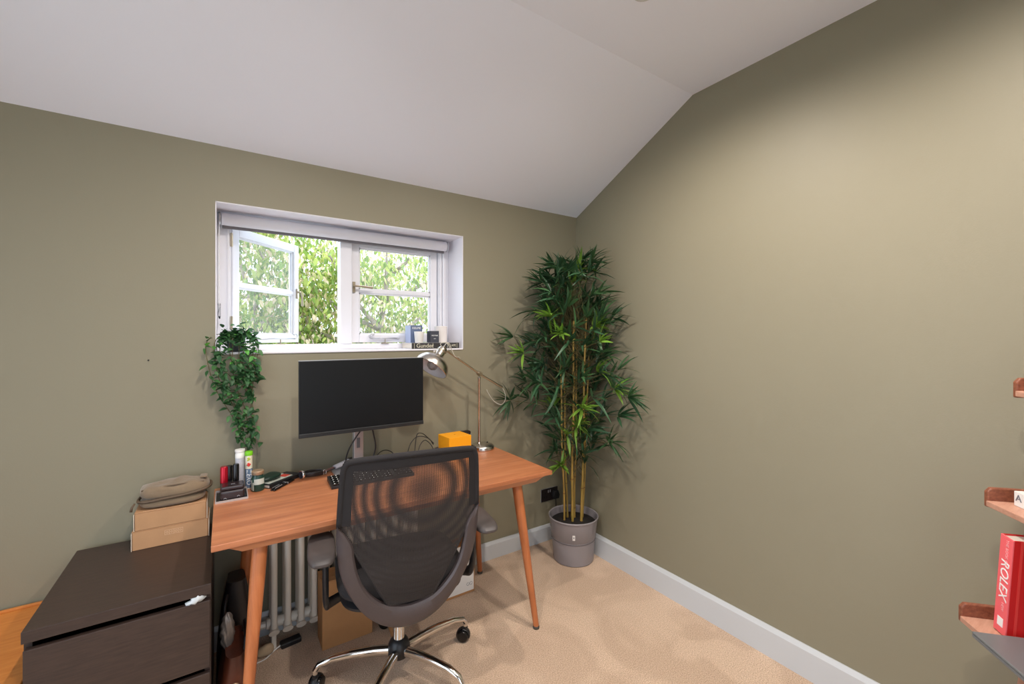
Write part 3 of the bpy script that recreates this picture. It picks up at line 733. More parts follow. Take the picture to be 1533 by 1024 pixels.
# U-shaped grey plastic frame: outer and inner outlines (x, z), left half mirrored
OUT = [(0.253, 0.770), (0.254, 0.70), (0.250, 0.64), (0.236, 0.57), (0.206, 0.495), (0.162, 0.424), (0.108, 0.372), (0.052, 0.344), (0.0, 0.336)]
INN = [(0.250, 0.764), (0.205, 0.70), (0.196, 0.64), (0.182, 0.575), (0.158, 0.52), (0.125, 0.478), (0.085, 0.446), (0.04, 0.430), (0.0, 0.425)]
def dens(pl, k=4): return [(p.x, p.z) for p in smoothpath([(x, 0, z) for x, z in pl], k)]
O_, I_ = dens(OUT), dens(INN)
O_ = O_ + [(-x, z) for x, z in O_[-2::-1]]; I_ = I_ + [(-x, z) for x, z in I_[-2::-1]]
m = MB(); n_ = len(O_)
for j in range(n_):
    (xo, zo), (xi, zi) = O_[j], I_[j]
    row = []
    for t_, dy in ((0, 0.0), (0.12, -0.010), (0.5, -0.016), (0.88, -0.012), (1.0, -0.003), (1.0, 0.012), (0.5, 0.018), (0, 0.012)):
        x = xo + (xi - xo) * t_; z = zo + (zi - zo) * t_
        row.append((x, by(x, z) + dy, z))
    m.v += row
for j in range(n_ - 1):
    for k in range(8): m.f.append((j * 8 + k, j * 8 + (k + 1) % 8, (j + 1) * 8 + (k + 1) % 8, (j + 1) * 8 + k))
m.f.append(tuple(range(8))); m.f.append(tuple((n_ - 1) * 8 + k for k in range(7, -1, -1)))
L('back_frame', m, greyp, smooth='auto')
# dark wrapped rim around the upper mesh
rim = [(-0.251, 0.765), (-0.247, 0.85), (-0.240, 0.95), (-0.232, 0.975), (-0.212, 0.991), (-0.10, 0.999), (0, 1.001), (0.10, 0.999), (0.212, 0.991), (0.232, 0.975), (0.240, 0.95), (0.247, 0.85), (0.251, 0.765)]
rp = [(x * 0.975, by(x, z), z - 0.004) for x, z in dens(rim, 3)]
L('rim_tube', MB().tube(rp, [(0.011, 0.011)] * len(rp), 12), darkfab, smooth=True)
def sheet(off, outline_fn, nz=26, nx=24, warp=0.0, uvs=1.0, ring=0.0):
    m = MB(); m.uv = []
    for i in range(nz + 1):
        z = 0.442 + (0.995 - 0.442) * i / nz
        hw = outline_fn(z)
        for k in range(nx + 1):
            x = -hw + 2 * hw * k / nx
            m.v.append((x, by(x, z) + off + warp * math.cos(PI * x / 0.5) * math.sin(PI * min(1, max(0, (z - 0.442) / 0.553))), z))
            m.uv.append((x * uvs + ring * ((x - 0.05) ** 2 + (z - 0.86) ** 2), z * uvs))
    for i in range(nz):
        for k in range(nx):
            q = i * (nx + 1) + k; m.f.append((q, q + 1, q + nx + 2, q + nx + 1))
    return m
def hwf(z):
    if z > 0.985: return 0.222
    if z > 0.76: return 0.245 - 0.01 * (z - 0.76) / 0.23
    return 0.085 + (0.245 - 0.085) * (z - 0.45) / 0.31 if z > 0.45 else 0.085
L('mesh_back', sheet(-0.004, hwf), mesh_a)
L('mesh_lining', sheet(0.006, hwf, warp=0.0, ring=0.27, nz=40, nx=40), mesh_b)
# solid fabric border of the mesh panel
m = MB(); bd = 0.034
zz = [0.765 + (0.985 - 0.765) * i / 10 for i in range(11)]
for sgn in (-1, 1):
    o = len(m.v)
    for z in zz:
        for x in (hwf(z), hwf(z) - bd): m.v.append((sgn * x, by(x, z) - 0.0055, z))
    for i in range(10): m.f.append((o + 2 * i, o + 2 * i + 1, o + 2 * i + 3, o + 2 * i + 2))
o = len(m.v)
for k in range(21):
    x = -0.232 + 0.464 * k / 20
    for z in (0.992, 0.955): m.v.append((x, by(x, z) - 0.0055, z))
for k in range(20): m.f.append((o + 2 * k, o + 2 * k + 1, o + 2 * k + 3, o + 2 * k + 2))
L('mesh_border', m, darkfab)
for sgn in (-1, 1):   # piped diagonal edges of the mesh
    pts = [(sgn * hwf(z), by(hwf(z), z) + 0.002, z) for z in [0.445 + 0.03 * i for i in range(11)]]
    L('mesh_piping', MB().tube(pts, 0.0045, 8), darkfab, smooth=True)
# armrests
for sgn in (-1, 1):
    cx_ = 0.298 * sgn
    m = rounded_pad(0.046, 0.128, 0.640, 0.668, -0.165, 0.002, 0.62)
    m.v = [(x + cx_, y, z) for x, y, z in m.v]
    pad = L('arm_pad', m, armp, smooth='auto')
    cx_ = 0.284 * sgn
    pts = smoothpath([(cx_ , -0.08, 0.645), (cx_ , -0.115, 0.60), (cx_ * 1.0, -0.12, 0.50), (cx_ * 0.99, -0.10, 0.42), (cx_ * 0.93, -0.05, 0.392), (cx_ * 0.70, 0.0, 0.385), (cx_ * 0.3, 0.0, 0.395)], 5)
    L('arm_support', MB().tube(pts, [(0.011, 0.020)] * len(pts), 12, flat=(sgn, 0, 0)), blackp, smooth='auto')
# ---------------------------------------------------------------- monitor
mo = thing('computer_monitor', 'large black flat-screen computer monitor on a silver stand', 'monitor', (0.555, 2.22, DZ))
mx0, mx1, mz0, mz1, my = 0.268, 0.838, 0.962, 1.298, 2.06
obj('casing', MB().box((mx0, my + 0.002, mz0), (mx1, my + 0.014, mz1)), bezel, mo, 0.003)
obj('rear_housing', MB().box((mx0 + 0.09, my + 0.014, mz0 + 0.06), (mx1 - 0.09, my + 0.045, mz1 - 0.06)), blackp, mo, 0.012)
obj('screen', MB().box((mx0 + 0.002, my, mz0 + 0.020), (mx1 - 0.002, my + 0.003, mz1 - 0.003)), screen, mo)
obj('chin', MB().box((mx0, my - 0.002, mz0), (mx1, my + 0.004, mz0 + 0.018)), bezel, mo, 0.002)
obj('edge_trim', MB().box((mx0, my + 0.001, mz1 - 0.0005), (mx1, my + 0.013, mz1 + 0.0015)), silver, mo)
obj('column', MB().box((0.530, 2.19, DZ + 0.008), (0.576, 2.225, 1.19)), silver, mo, 0.004)
obj('cable_slot', MB().box((0.543, 2.1885, 0.855), (0.559, 2.191, 0.905)), mat('slot_grey', (110, 112, 116), 0.5), mo)
obj('neck', MB().box((0.520, my + 0.045, 1.09), (0.586, 2.19, 1.16)), blackp, mo, 0.006)
obj('foot_plate', MB().box((0.437, 2.128, DZ + 0.0005), (0.672, 2.282, DZ + 0.010)), silver, mo, 0.003)
def cable(label, pts, r, m, cat='cable', name='cable', group=None):
    return tag(obj(name, MB().tube(smoothpath(pts, 6), r, 8), m, smooth=True), label, cat, group)
cable('black monitor cable looping left of the silver stand', [(0.575, 2.115, 0.985), (0.545, 2.12, 0.955), (0.50, 2.15, 0.87), (0.487, 2.17, 0.80), (0.505, 2.18, 0.762), (0.56, 2.175, 0.754)], 0.0035, blackp)
cable('black monitor cable hanging right of the silver stand', [(0.590, 2.115, 0.99), (0.605, 2.12, 0.93), (0.618, 2.13, 0.86), (0.600, 2.14, 0.79), (0.595, 2.16, 0.755), (0.63, 2.18, 0.746)], 0.0035, blackp)

# ---------------------------------------------------------------- keyboard
kb = thing('keyboard', 'black computer keyboard on the desk, partly behind the chair', 'keyboard', (0.575, 2.045, DZ), math.radians(-3))
obj('case', MB().prism([(-0.185, -0.067, 0.0), (-0.185, -0.067, 0.012), (-0.185, 0.067, 0.022), (-0.185, 0.067, 0.0)], (0.37, 0, 0)), blackp, kb, 0.002, local=True)
m = MB()
for r_ in range(5):
    for k in range(19):
        x = -0.176 + k * 0.0187; y = -0.060 + r_ * 0.0235; z = 0.0125 + (y + 0.067) / 0.134 * 0.010
        if k == 14: continue
        m.box((x, y, z - 0.002), (x + 0.0155, y + 0.0185, z + 0.006))
obj('keys', m, blackg, kb, local=True, kind='stuff')
m = MB()
for r_ in range(5):
    for k in range(19):
        if k == 14: continue
        x = -0.176 + k * 0.0187; y = -0.060 + r_ * 0.0235; z = 0.0187 + (y + 0.067) / 0.134 * 0.010
        m.box((x + 0.004, y + 0.006, z), (x + 0.0085, y + 0.012, z + 0.0006))
obj('key_legends', m, ink_w, kb, local=True, kind='stuff')

# ---------------------------------------------------------------- desk clutter, left end
tr = thing('pocket_tray', 'small dark tray with pale rim at the left end of the desk', 'tray', (0.025, 2.14, DZ))
obj('tray_floor', MB().box((-0.028, 2.075, DZ), (0.080, 2.205, DZ + 0.004)), blackp, tr, 0.001)
m = MB(); m.box((-0.030, 2.073, DZ), (0.082, 2.076, DZ + 0.008)); m.box((-0.030, 2.076, DZ), (-0.027, 2.206, DZ + 0.012)); m.box((0.079, 2.076, DZ), (0.082, 2.206, DZ + 0.012)); m.box((-0.030, 2.204, DZ), (0.082, 2.207, DZ + 0.012))
obj('rim', m, mat('tray_rim', (170, 160, 156), 0.4), tr)
cs = thing('charger_case', 'glossy dark square gadget case in the tray, with a small printed mark', 'case', (0.028, 2.12, DZ))
obj('body', MB().box((-0.014, 2.083, DZ + 0.0042), (0.070, 2.160, DZ + 0.040)), mat('dark_brown_plastic', (44, 34, 36), 0.25), cs, 0.007, segs=3)
obj('lid', MB().box((-0.013, 2.090, DZ + 0.040), (0.069, 2.160, DZ + 0.056)), MATS['dark_brown_plastic'], cs, 0.006, segs=3)
m = MB()
for k in range(3): m.box((0.024 + k * 0.005, 2.118, DZ + 0.056), (0.027 + k * 0.005, 2.130, DZ + 0.0566))
m.tube([(-0.002, 2.0826, DZ + 0.011), (0.003, 2.0826, DZ + 0.015), (0.008, 2.0826, DZ + 0.011)], 0.0008, 5); m.tube([(0.044, 2.0826, DZ + 0.014), (0.049, 2.0826, DZ + 0.018), (0.054, 2.0826, DZ + 0.014)], 0.0008, 5)
obj('printed_mark', m, silver, cs, kind='stuff')
rc = thing('red_canister', 'slim metallic red canister with black lower half, leftmost upright in the desk tray', 'canister', (0.000, 2.185, DZ + 0.005))
obj('lower_half', MB().lathe([(0.0145, 0), (0.015, 0.002), (0.015, 0.045)], (0, 2.188, DZ + 0.0045), 20, sx=0.95), blackg, rc, smooth='auto')
obj('upper_half', MB().lathe([(0.0153, 0.045), (0.0153, 0.108), (0.0135, 0.111), (0.004, 0.111)], (0, 2.188, DZ + 0.0045), 20, sx=0.95), lipred, rc, smooth='auto')
for (xx, yy, h1, h2, lb) in ((0.018, 2.192, 0.05, 0.112, 'glossy black canister between the red canister and the grey-based one'), (0.042, 2.188, 0.045, 0.116, 'black canister with a dark grey lower half beside the white tube')):
    r_ = thing('black_canister', lb, 'canister', (xx, yy, DZ + 0.005), group='slim dark canisters in the desk tray')
    obj('lower_half', MB().lathe([(0.0105, 0), (0.011, h1)], (xx, yy, DZ + 0.0045), 18), blackp if h1 > 0.046 else slate, r_, smooth='auto')
    obj('upper_half', MB().lathe([(0.0115, h1), (0.0118, h2 - 0.004), (0.010, h2), (0.002, h2)], (xx, yy, DZ + 0.0045), 18), blackg, r_, smooth='auto')
wt = thing('white_tube', 'tall white tablet tube with pale grey label, left of the lime-capped tube', 'tube', (0.058, 2.240, DZ))
obj('barrel', MB().lathe([(0.0175, 0), (0.018, 0.002), (0.018, 0.135)], (0.058, 2.240, DZ), 24), mat('grey_label', (200, 200, 206), 0.5, var=0.12, vscale=90), wt, smooth='auto')
obj('cap', MB().lathe([(0.0187, 0.133), (0.0187, 0.148), (0.0175, 0.150), (0.0175, 0.158), (0.0195, 0.160), (0.0195, 0.168), (0.0185, 0.169), (0.002, 0.169)], (0.058, 2.240, DZ), 24), white_pl, wt, smooth='auto')
gt = thing('lime_capped_tube', 'tall tablet tube with lime green cap and ZERO printed down its side', 'tube', (0.090, 2.215, DZ))
gx, gy = 0.090, 2.215
obj('barrel', MB().lathe([(0.0135, 0), (0.014, 0.002), (0.014, 0.146)], (gx, gy, DZ), 24), mat('cream_label', (228, 222, 200), 0.45), gt, smooth='auto')
obj('blue_band', MB().lathe([(0.01415, 0.004), (0.01425, 0.006), (0.01425, 0.085), (0.01415, 0.087)], (gx, gy, DZ), 24), navy, gt, smooth='auto')
obj('cap', MB().lathe([(0.0150, 0.144), (0.0155, 0.147), (0.0155, 0.158), (0.0145, 0.161), (0.002, 0.162)], (gx, gy, DZ), 24), green_cap, gt, smooth='auto')
def wrapped(txt, size, cx, cy, R, z, ang0, m, parent, turn=True):
    """letters running down a cylinder of radius R"""
    n0 = len(txt); 
    out = Vector((math.cos(ang0), math.sin(ang0), 0)); side = Vector((-math.sin(ang0), math.cos(ang0), 0))
    for i, ch_ in enumerate(txt): pass
    o = lettering(txt, size, (cx + out.x * R, cy + out.y * R, z), (0, 0, -1) if turn else (side.x, side.y, 0), (side.x, side.y, 0) if turn else (0, 0, 1), m, parent)
    # bend the flat text around the barrel
    rl = root_loc(parent); ctr = Vector((cx - rl.x, cy - rl.y))
    for v in o.data.vertices:
        p = Vector((v.co.x, v.co.y)) - ctr; s_ = p.dot(Vector((side.x, side.y))); d_ = p.dot(Vector((out.x, out.y)))
        th = s_ / R; rr = d_ + 0.0002
        q = Vector((out.x, out.y)) * math.cos(th) * rr + Vector((side.x, side.y)) * math.sin(th) * rr
        v.co.x = ctr.x + q.x; v.co.y = ctr.y + q.y
    return o
gang = math.atan2(-gy, -gx)
wrapped('ZERO', 0.026, gx, gy, 0.0143, DZ + 0.050, gang, ink_w, gt)
m = MB(); 
for k, (da, z_) in enumerate(((-0.3, 0.104), (0.0, 0.101), (0.25, 0.106), (-0.1, 0.110))):
    m.ball((gx + 0.0135 * math.cos(gang + da), gy + 0.0135 * math.sin(gang + da), DZ + z_), (0.0045, 0.0045, 0.004), 8, 6)
obj('printed_berries', m, mat('berry_red', (214, 60, 50), 0.5), gt, smooth=True)
m = MB()
for k, (da, z_) in enumerate(((-0.2, 0.126), (0.15, 0.130), (-0.1, 0.134))):
    m.ball((gx + 0.0135 * math.cos(gang + da), gy + 0.0135 * math.sin(gang + da), DZ + z_), (0.0045, 0.0045, 0.004), 8, 6)
obj('printed_fruit', m, mat('fruit_green', (190, 200, 70), 0.5), gt, smooth=True)
jr = thing('vitamin_jar', 'dark green labelled jar with bronze lid, right of the lime-capped tube', 'jar', (0.112, 2.170, DZ))
jx, jy = 0.121, 2.162
obj('body', MB().lathe([(0.0235, 0), (0.025, 0.003), (0.025, 0.056), (0.020, 0.066), (0.0185, 0.070)], (jx, jy, DZ), 28), jar_green, jr, smooth='auto')
ja = math.atan2(-jy, -jx)
m = MB()
for (z0_, z1_, a0_, a1_) in ((0.030, 0.054, -0.6, 1.2), (0.008, 0.050, -1.2, -0.95), (0.006, 0.040, -0.85, -0.62)):
    o = len(m.v); n2 = 10
    for k in range(n2 + 1):
        th = ja + a0_ + (a1_ - a0_) * k / n2
        for z_ in (z0_, z1_): m.v.append((jx + 0.0253 * math.cos(th), jy + 0.0253 * math.sin(th), DZ + z_))
    for k in range(n2): m.f.append((o + 2 * k, o + 2 * k + 2, o + 2 * k + 3, o + 2 * k + 1))
obj('paper_label', m, jar_lab, jr)
obj('lid', MB().lathe([(0.0225, 0.070), (0.0238, 0.072), (0.0238, 0.084), (0.022, 0.086), (0.002, 0.086)], (jx, jy, DZ), 28), bronze, jr, smooth='auto')

def rbox(name, label, cat, c, rz, parts, group=None):
    r = thing(name, label, cat, c, rz, group)
    for nm, a, b, mm, bv in parts: obj(nm, MB().box(a, b), mm, r, bv, local=True)
    return r
nb = rbox('notebook', 'black-edged notebook with red and white cover beside the green jar', 'notebook', (0.208, 2.235, DZ), math.radians(38),
     [('pages', (-0.085, -0.040, 0.002), (0.083, 0.040, 0.014), paper, 0.001), ('cover', (-0.088, -0.042, 0.014), (0.086, 0.042, 0.018), blackp, 0.0015), ('back_cover', (-0.088, -0.042, 0.0), (0.086, 0.042, 0.003), blackp, 0.001),
      ('spine', (-0.088, -0.044, 0.0), (0.086, -0.040, 0.018), blackp, 0.001),
      ('cover_print', (-0.080, -0.030, 0.0181), (0.050, 0.036, 0.0186), jar_lab, 0), ('red_panel', (0.015, -0.020, 0.0186), (0.048, 0.020, 0.0190), mat('cover_red', (200, 62, 48), 0.5), 0)])
m = puff((0, 0, 0.013), (0.048, 0.030, 0.012), (0.8, 0.7), 0.002)
gpq = tag(obj('green_pouch', m, mat('dark_green_leather', (18, 46, 36), 0.4), smooth=True), 'small dark green pouch lying on the notebook', 'pouch')
gpq.location = (0.172, 2.222, DZ + 0.0200); gpq.rotation_euler = (0, 0, 0.6)
for (x, y, lb) in ((0.212, 2.166, 'silver and black pen beside the notebook, nearer the notebook'), (0.222, 2.156, 'silver and black pen beside the notebook, nearer the desk front')):
    r_ = thing('pen', lb, 'pen', (x, y, DZ + 0.0055), math.radians(50), group='pens beside the notebook')
    obj('barrel', MB().tube([(-0.070, 0, 0), (-0.066, 0, 0), (0.02, 0, 0)], [0.003, 0.0052, 0.0052], 10), blackg, r_, smooth='auto', local=True)
    obj('cap', MB().tube([(0.02, 0, 0), (0.068, 0, 0), (0.072, 0, 0)], [0.0056, 0.0056, 0.003], 10), blackg, r_, smooth='auto', local=True)
    obj('clip', MB().box((-0.06, -0.0015, 0.0050), (-0.015, 0.0015, 0.0068)).box((0.018, -0.0058, -0.003), (0.021, 0.0058, 0.0058)), silver, r_, local=True)
wa = thing('wristwatch', 'wristwatch on its side with dark leather strap and metal buckle', 'watch', (0.345, 2.215, DZ), math.radians(8))
obj('case', MB().lathe([(0.006, -0.006), (0.019, -0.005), (0.021, -0.002), (0.021, 0.003), (0.018, 0.006), (0.004, 0.006)], (-0.045, 0.0, 0.0215), 24, (1, 0.25, 0)), chrome, wa, smooth='auto', local=True)
obj('dial', MB().lathe([(0.001, 0.0061), (0.0165, 0.0062), (0.0165, 0.0068), (0.001, 0.007)], (-0.045, 0.0, 0.0215), 20, (-1, -0.25, 0)), mat('dial_dark', (40, 42, 50), 0.3), wa, local=True)
st = smoothpath([(-0.042, 0.002, 0.018), (-0.015, -0.012, 0.018), (0.02, -0.016, 0.017), (0.046, -0.012, 0.016)], 5)
obj('strap', MB().tube(st, [(0.0105, 0.002)] * len(st), 8, flat=(0, 0, 1)), darkleather, wa, smooth='auto', local=True)
st = smoothpath([(-0.042, 0.004, 0.02), (-0.02, 0.022, 0.02), (0.02, 0.028, 0.018), (0.05, 0.02, 0.014)], 5)
obj('strap', MB().tube(st, [(0.0105, 0.002)] * len(st), 8, flat=(0, 0, 1)), darkleather, wa, smooth='auto', local=True)
obj('buckle', MB().tube([(0.048, -0.012, 0.006), (0.062, -0.009, 0.006), (0.062, -0.009, 0.027), (0.048, -0.012, 0.027)], 0.0018, 6, closed=True), chrome, wa, smooth=True, local=True)
wd = thing('lead_bundle', 'bundle of reddish leads in a clear sleeve with a black end, beside the monitor foot', 'leads', (0.470, 2.258, DZ), math.radians(16))
for k in range(4):
    obj('lead', MB().tube(smoothpath([(-0.10, -0.020 + k * 0.008, 0.008), (-0.04, -0.012 + k * 0.006, 0.016), (0.02, -0.004 + k * 0.004, 0.024)], 4), 0.0028, 6), mat('lead_red', (128, 78, 70), 0.5) if k % 2 else blackp, wd, smooth=True, local=True)
obj('clear_sleeve', MB().tube([(-0.02, -0.004, 0.020), (0.03, 0.0, 0.028), (0.058, 0.0, 0.034)], [(0.010, 0.016), (0.012, 0.018), (0.012, 0.017)], 12, flat=(0, 0, 1)), mat('milky_plastic', (180, 176, 182), 0.3), wd, smooth='auto', local=True)
obj('plug_end', MB().box((0.055, -0.018, 0.018), (0.088, 0.018, 0.046)), blackp, wd, 0.006, local=True)

# ---------------------------------------------------------------- behind chair: hub, cables, mouse, yellow box
hb = rbox('usb_hub', 'slim black hub with pale ports on the desk right of the silver stand', 'hub', (0.765, 2.243, DZ), math.radians(4),
     [('body', (-0.075, -0.018, 0.0), (0.075, 0.018, 0.016), blackp, 0.003)] + [('port', (-0.068 + k * 0.022, -0.0186, 0.005), (-0.058 + k * 0.022, -0.0175, 0.011), silver, 0) for k in range(5)])
hb2 = rbox('external_drive', 'flat black drive lying among the cables behind the chair back', 'drive', (0.80, 2.165, DZ), math.radians(14),
     [('body', (-0.055, -0.035, 0.0), (0.055, 0.035, 0.024), blackp, 0.005), ('light_strip', (-0.03, -0.0355, 0.008), (0.03, -0.0345, 0.011), silver, 0)])
ms = thing('computer_mouse', 'black computer mouse propped on the cable pile left of the yellow box', 'mouse', (0.895, 2.15, DZ + 0.02), math.radians(10))
m = MB().ball((0, 0, 0), (0.050, 0.030, 0.024), 24, 14); m.v = [(x, y, max(z, -0.012) + 0.012) for x, y, z in m.v]
obj('shell', m, mat('mouse_dark', (40, 42, 46), 0.35), ms, smooth=True, local=True)
obj('scroll_wheel', MB().lathe([(0.006, -0.003), (0.008, -0.0015), (0.008, 0.0015), (0.006, 0.003)], (0.030, 0, 0.033), 14, (0, 1, 0)), blackg, ms, local=True)
random.seed(21)
cl = ['black cable looped in a high arc left of the yellow box', 'black cable arcing over the mouse', 'thin black cable coiled low beside the yellow box',
      'thin black cable curling up right of the silver stand', 'black cable tangled against the yellow box', 'black cable hooped tallest behind the mouse']
paths = [[(0.80, 2.20, 0.765), (0.83, 2.22, 0.83), (0.88, 2.24, 0.858), (0.94, 2.24, 0.84), (0.97, 2.24, 0.80)],
         [(0.84, 2.14, 0.765), (0.86, 2.17, 0.82), (0.90, 2.19, 0.845), (0.935, 2.18, 0.81), (0.94, 2.16, 0.77)],
         [(0.92, 2.13, 0.75), (0.955, 2.15, 0.765), (0.965, 2.19, 0.77), (0.94, 2.21, 0.76), (0.91, 2.19, 0.75), (0.93, 2.15, 0.755), (0.97, 2.15, 0.775)],
         [(0.655, 2.24, 0.745), (0.66, 2.25, 0.785), (0.70, 2.26, 0.805), (0.74, 2.25, 0.79), (0.76, 2.24, 0.75)],
         [(0.90, 2.17, 0.76), (0.94, 2.18, 0.785), (0.975, 2.20, 0.79), (0.985, 2.18, 0.775), (0.95, 2.14, 0.765), (0.91, 2.13, 0.755)],
         [(0.86, 2.24, 0.765), (0.87, 2.25, 0.83), (0.885, 2.26, 0.868), (0.92, 2.27, 0.862), (0.955, 2.27, 0.83), (0.985, 2.27, 0.80)]]
for i, pth in enumerate(paths):
    cable(cl[i], pth, 0.0022 if i != 4 else 0.004, blackp, group='cable tangle left of the yellow box')
LEAD = ['coiled thin black lead lying nearest the silver monitor stand', 'coiled thin black lead between the slim hub and the flat drive', 'coiled thin black lead beside the flat black drive', 'coiled thin black lead touching the front of the computer mouse', 'coiled thin black lead ending against the yellow box']
for k in range(5):
    c0 = Vector((0.73 + 0.052 * k, 2.185 + 0.02 * math.sin(k * 2), 0.748 + 0.004 * (k % 3)))
    pth = [c0 + Vector((0.04 * math.cos(q * 1.1 + k), 0.028 * math.sin(q * 1.3 + k), 0.006 + 0.006 * math.sin(q * 2 + k))) for q in range(7)]
    cable(LEAD[k], pth, 0.0025, blackp, group='coiled leads in the cable pile')
yb = thing('yellow_box', 'bright yellow cube-shaped cardboard box on the desk', 'box', (1.0, 2.10, DZ), math.radians(3))
obj('body', MB().box((0, 0, 0), (0.135, 0.125, 0.100)), yellow, yb, 0.001, local=True)
obj('lid', MB().box((-0.001, -0.001, 0.060), (0.136, 0.126, 0.119)), yellow, yb, 0.001, local=True)
lettering('ıllı', 0.012, (0.067, 0.062, 0.1192), (1, 0, 0), (0, 1, 0), mat('yellow_emboss', (196, 128, 10), 0.5), yb, name='embossed_mark', local=True)
bx2 = rbox('black_case', 'small black rounded case behind the yellow box', 'case', (1.165, 2.262, DZ), 0.1, [('body', (-0.045, -0.018, 0.0), (0.045, 0.018, 0.085), blackp, 0.008), ('lid', (-0.046, -0.019, 0.085), (0.046, 0.019, 0.108), darkleather, 0.008)])

# ---------------------------------------------------------------- desk lamp
lp = thing('desk_lamp', 'brushed nickel adjustable desk lamp with domed shade', 'lamp', (1.275, 2.215, DZ))
lx, ly = 1.268, 2.212
obj('base', MB().lathe([(0.066, 0), (0.069, 0.003), (0.069, 0.018), (0.066, 0.022), (0.058, 0.028), (0.035, 0.035), (0.010, 0.037)], (lx, ly, DZ), 40), steel, lp, smooth='auto')
obj('switch', MB().lathe([(0.004, 0.0), (0.004, 0.005), (0.002, 0.006)], (lx + 0.03, ly - 0.005, DZ + 0.034), 12), blackg, lp)
obj('pole', MB().lathe([(0.012, 0.030), (0.011, 0.038), (0.0075, 0.042), (0.0075, 0.41), (0.009, 0.412), (0.009, 0.425), (0.006, 0.427)], (lx - 0.022, ly, DZ), 20), steel, lp, smooth='auto')
PV = Vector((lx - 0.022, ly, 1.185))
T0 = Vector((1.405, ly, 1.094)); T1 = Vector((1.034, ly, 1.326))
obj('pivot', MB().ball(PV, (0.013, 0.015, 0.015), 16, 10).tube([PV + Vector((0, -0.024, 0)), PV + Vector((0, 0.014, 0))], 0.011, 16), brassy, lp, smooth='auto')
obj('arm', MB().tube([T0, PV + (T1 - T0).normalized() * -0.02, PV, T1], [0.0065, 0.0065, 0.0055, 0.0055], 12), brassy, lp, smooth='auto')
nrm = Vector((-0.60, -0.14, -0.76)).normalized()
RC = Vector((0.925, 2.175, 1.232))   # centre of the shade's rim
ax = -nrm
prof = [(0.0935, 0.0), (0.0955, 0.002), (0.0955, 0.012), (0.091, 0.030), (0.080, 0.048), (0.062, 0.063), (0.042, 0.073), (0.030, 0.080), (0.0265, 0.088), (0.0245, 0.128), (0.022, 0.134), (0.003, 0.135)]
inn = [(r - 0.0018 if r > 0.01 else r, z - 0.0006) for r, z in prof[:8]]
sh_o = obj('shade', MB().lathe(prof, RC, 48, ax), steel, lp, smooth='auto')
# open the rim face and line it in white
bm = bmesh.new(); bm.from_mesh(sh_o.data); bm.faces.ensure_lookup_table()
big = [f for f in bm.faces if len(f.verts) > 10]; big.sort(key=lambda f: -f.calc_area()); bmesh.ops.delete(bm, geom=big[:1], context='FACES'); bm.to_mesh(sh_o.data); bm.free()
ln = MB().lathe([(0.0925, 0.0005), (0.0938, 0.004), (0.0938, 0.012), (0.0892, 0.029), (0.0785, 0.0465), (0.0605, 0.061), (0.040, 0.070), (0.020, 0.073)], RC, 48, ax)
lo = obj('white_lining', ln, mat('lamp_lining', (226, 226, 230), 0.4), lp, smooth='auto')
bm = bmesh.new(); bm.from_mesh(lo.data); bm.faces.ensure_lookup_table()
big = [f for f in bm.faces if len(f.verts) > 10]; big.sort(key=lambda f: -f.calc_area()); bmesh.ops.delete(bm, geom=big[:1], context='FACES'); bm.to_mesh(lo.data); bm.free()
obj('bulb', MB().lathe([(0.013, 0.070), (0.014, 0.055), (0.026, 0.038), (0.030, 0.022), (0.026, 0.006), (0.012, -0.004), (0.001, -0.006)], RC, 24, ax), bulbm, lp, smooth='auto')
NK = RC + ax * 0.134
obj('joint', MB().tube([NK - ax * 0.004, NK + ax * 0.010, T1], [0.016, 0.009, 0.007], 12).lathe([(0.0255, 0.0), (0.028, 0.003), (0.028, 0.007), (0.0255, 0.010)], RC + ax * 0.112, 24, ax), brassy, lp, smooth='auto')
obj('thumb_screw', MB().tube([RC + ax * 0.116 + Vector((-0.024, 0, 0)), RC + ax * 0.116 + Vector((-0.044, 0, 0.002))], [0.003, 0.007], 10), chrome, lp, smooth='auto')
cord = mat('clear_cord', (196, 190, 176), 0.25)
c1 = [NK + Vector((0, 0, 0)), NK + Vector((-0.02, -0.01, 0.028)), NK + Vector((0.01, -0.012, 0.034)), NK + Vector((0.035, -0.01, 0.025)), NK + Vector((0.048, -0.008, -0.005)), NK + Vector((0.07, -0.008, -0.045)), T1 + (PV - T1) * 0.36 + Vector((0, -0.008, 0.010)), T1 + (PV - T1) * 0.42]
obj('cord', MB().tube(smoothpath(c1, 6), 0.0022, 6), cord, lp, smooth=True)
c1b = [NK + Vector((0, -0.004, 0.004)), NK + Vector((0.012, -0.02, 0.030)), NK + Vector((0.030, -0.02, 0.008)), NK + Vector((0.02, -0.012, -0.012))]
obj('cord', MB().tube(smoothpath(c1b, 6), 0.0022, 6), cord, lp, smooth=True)
c2 = [T0, T0 + Vector((0.018, 0.0, -0.03)), T0 + Vector((0.024, 0.0, -0.075)), T0 + Vector((0.008, 0.02, -0.108)), T0 + Vector((-0.025, 0.05, -0.09)), T0 + Vector((-0.05, 0.08, -0.04)), T0 + Vector((-0.052, 0.095, -0.02))]
obj('cord', MB().tube(smoothpath(c2, 6), 0.0015, 6), cord, lp, smooth=True)

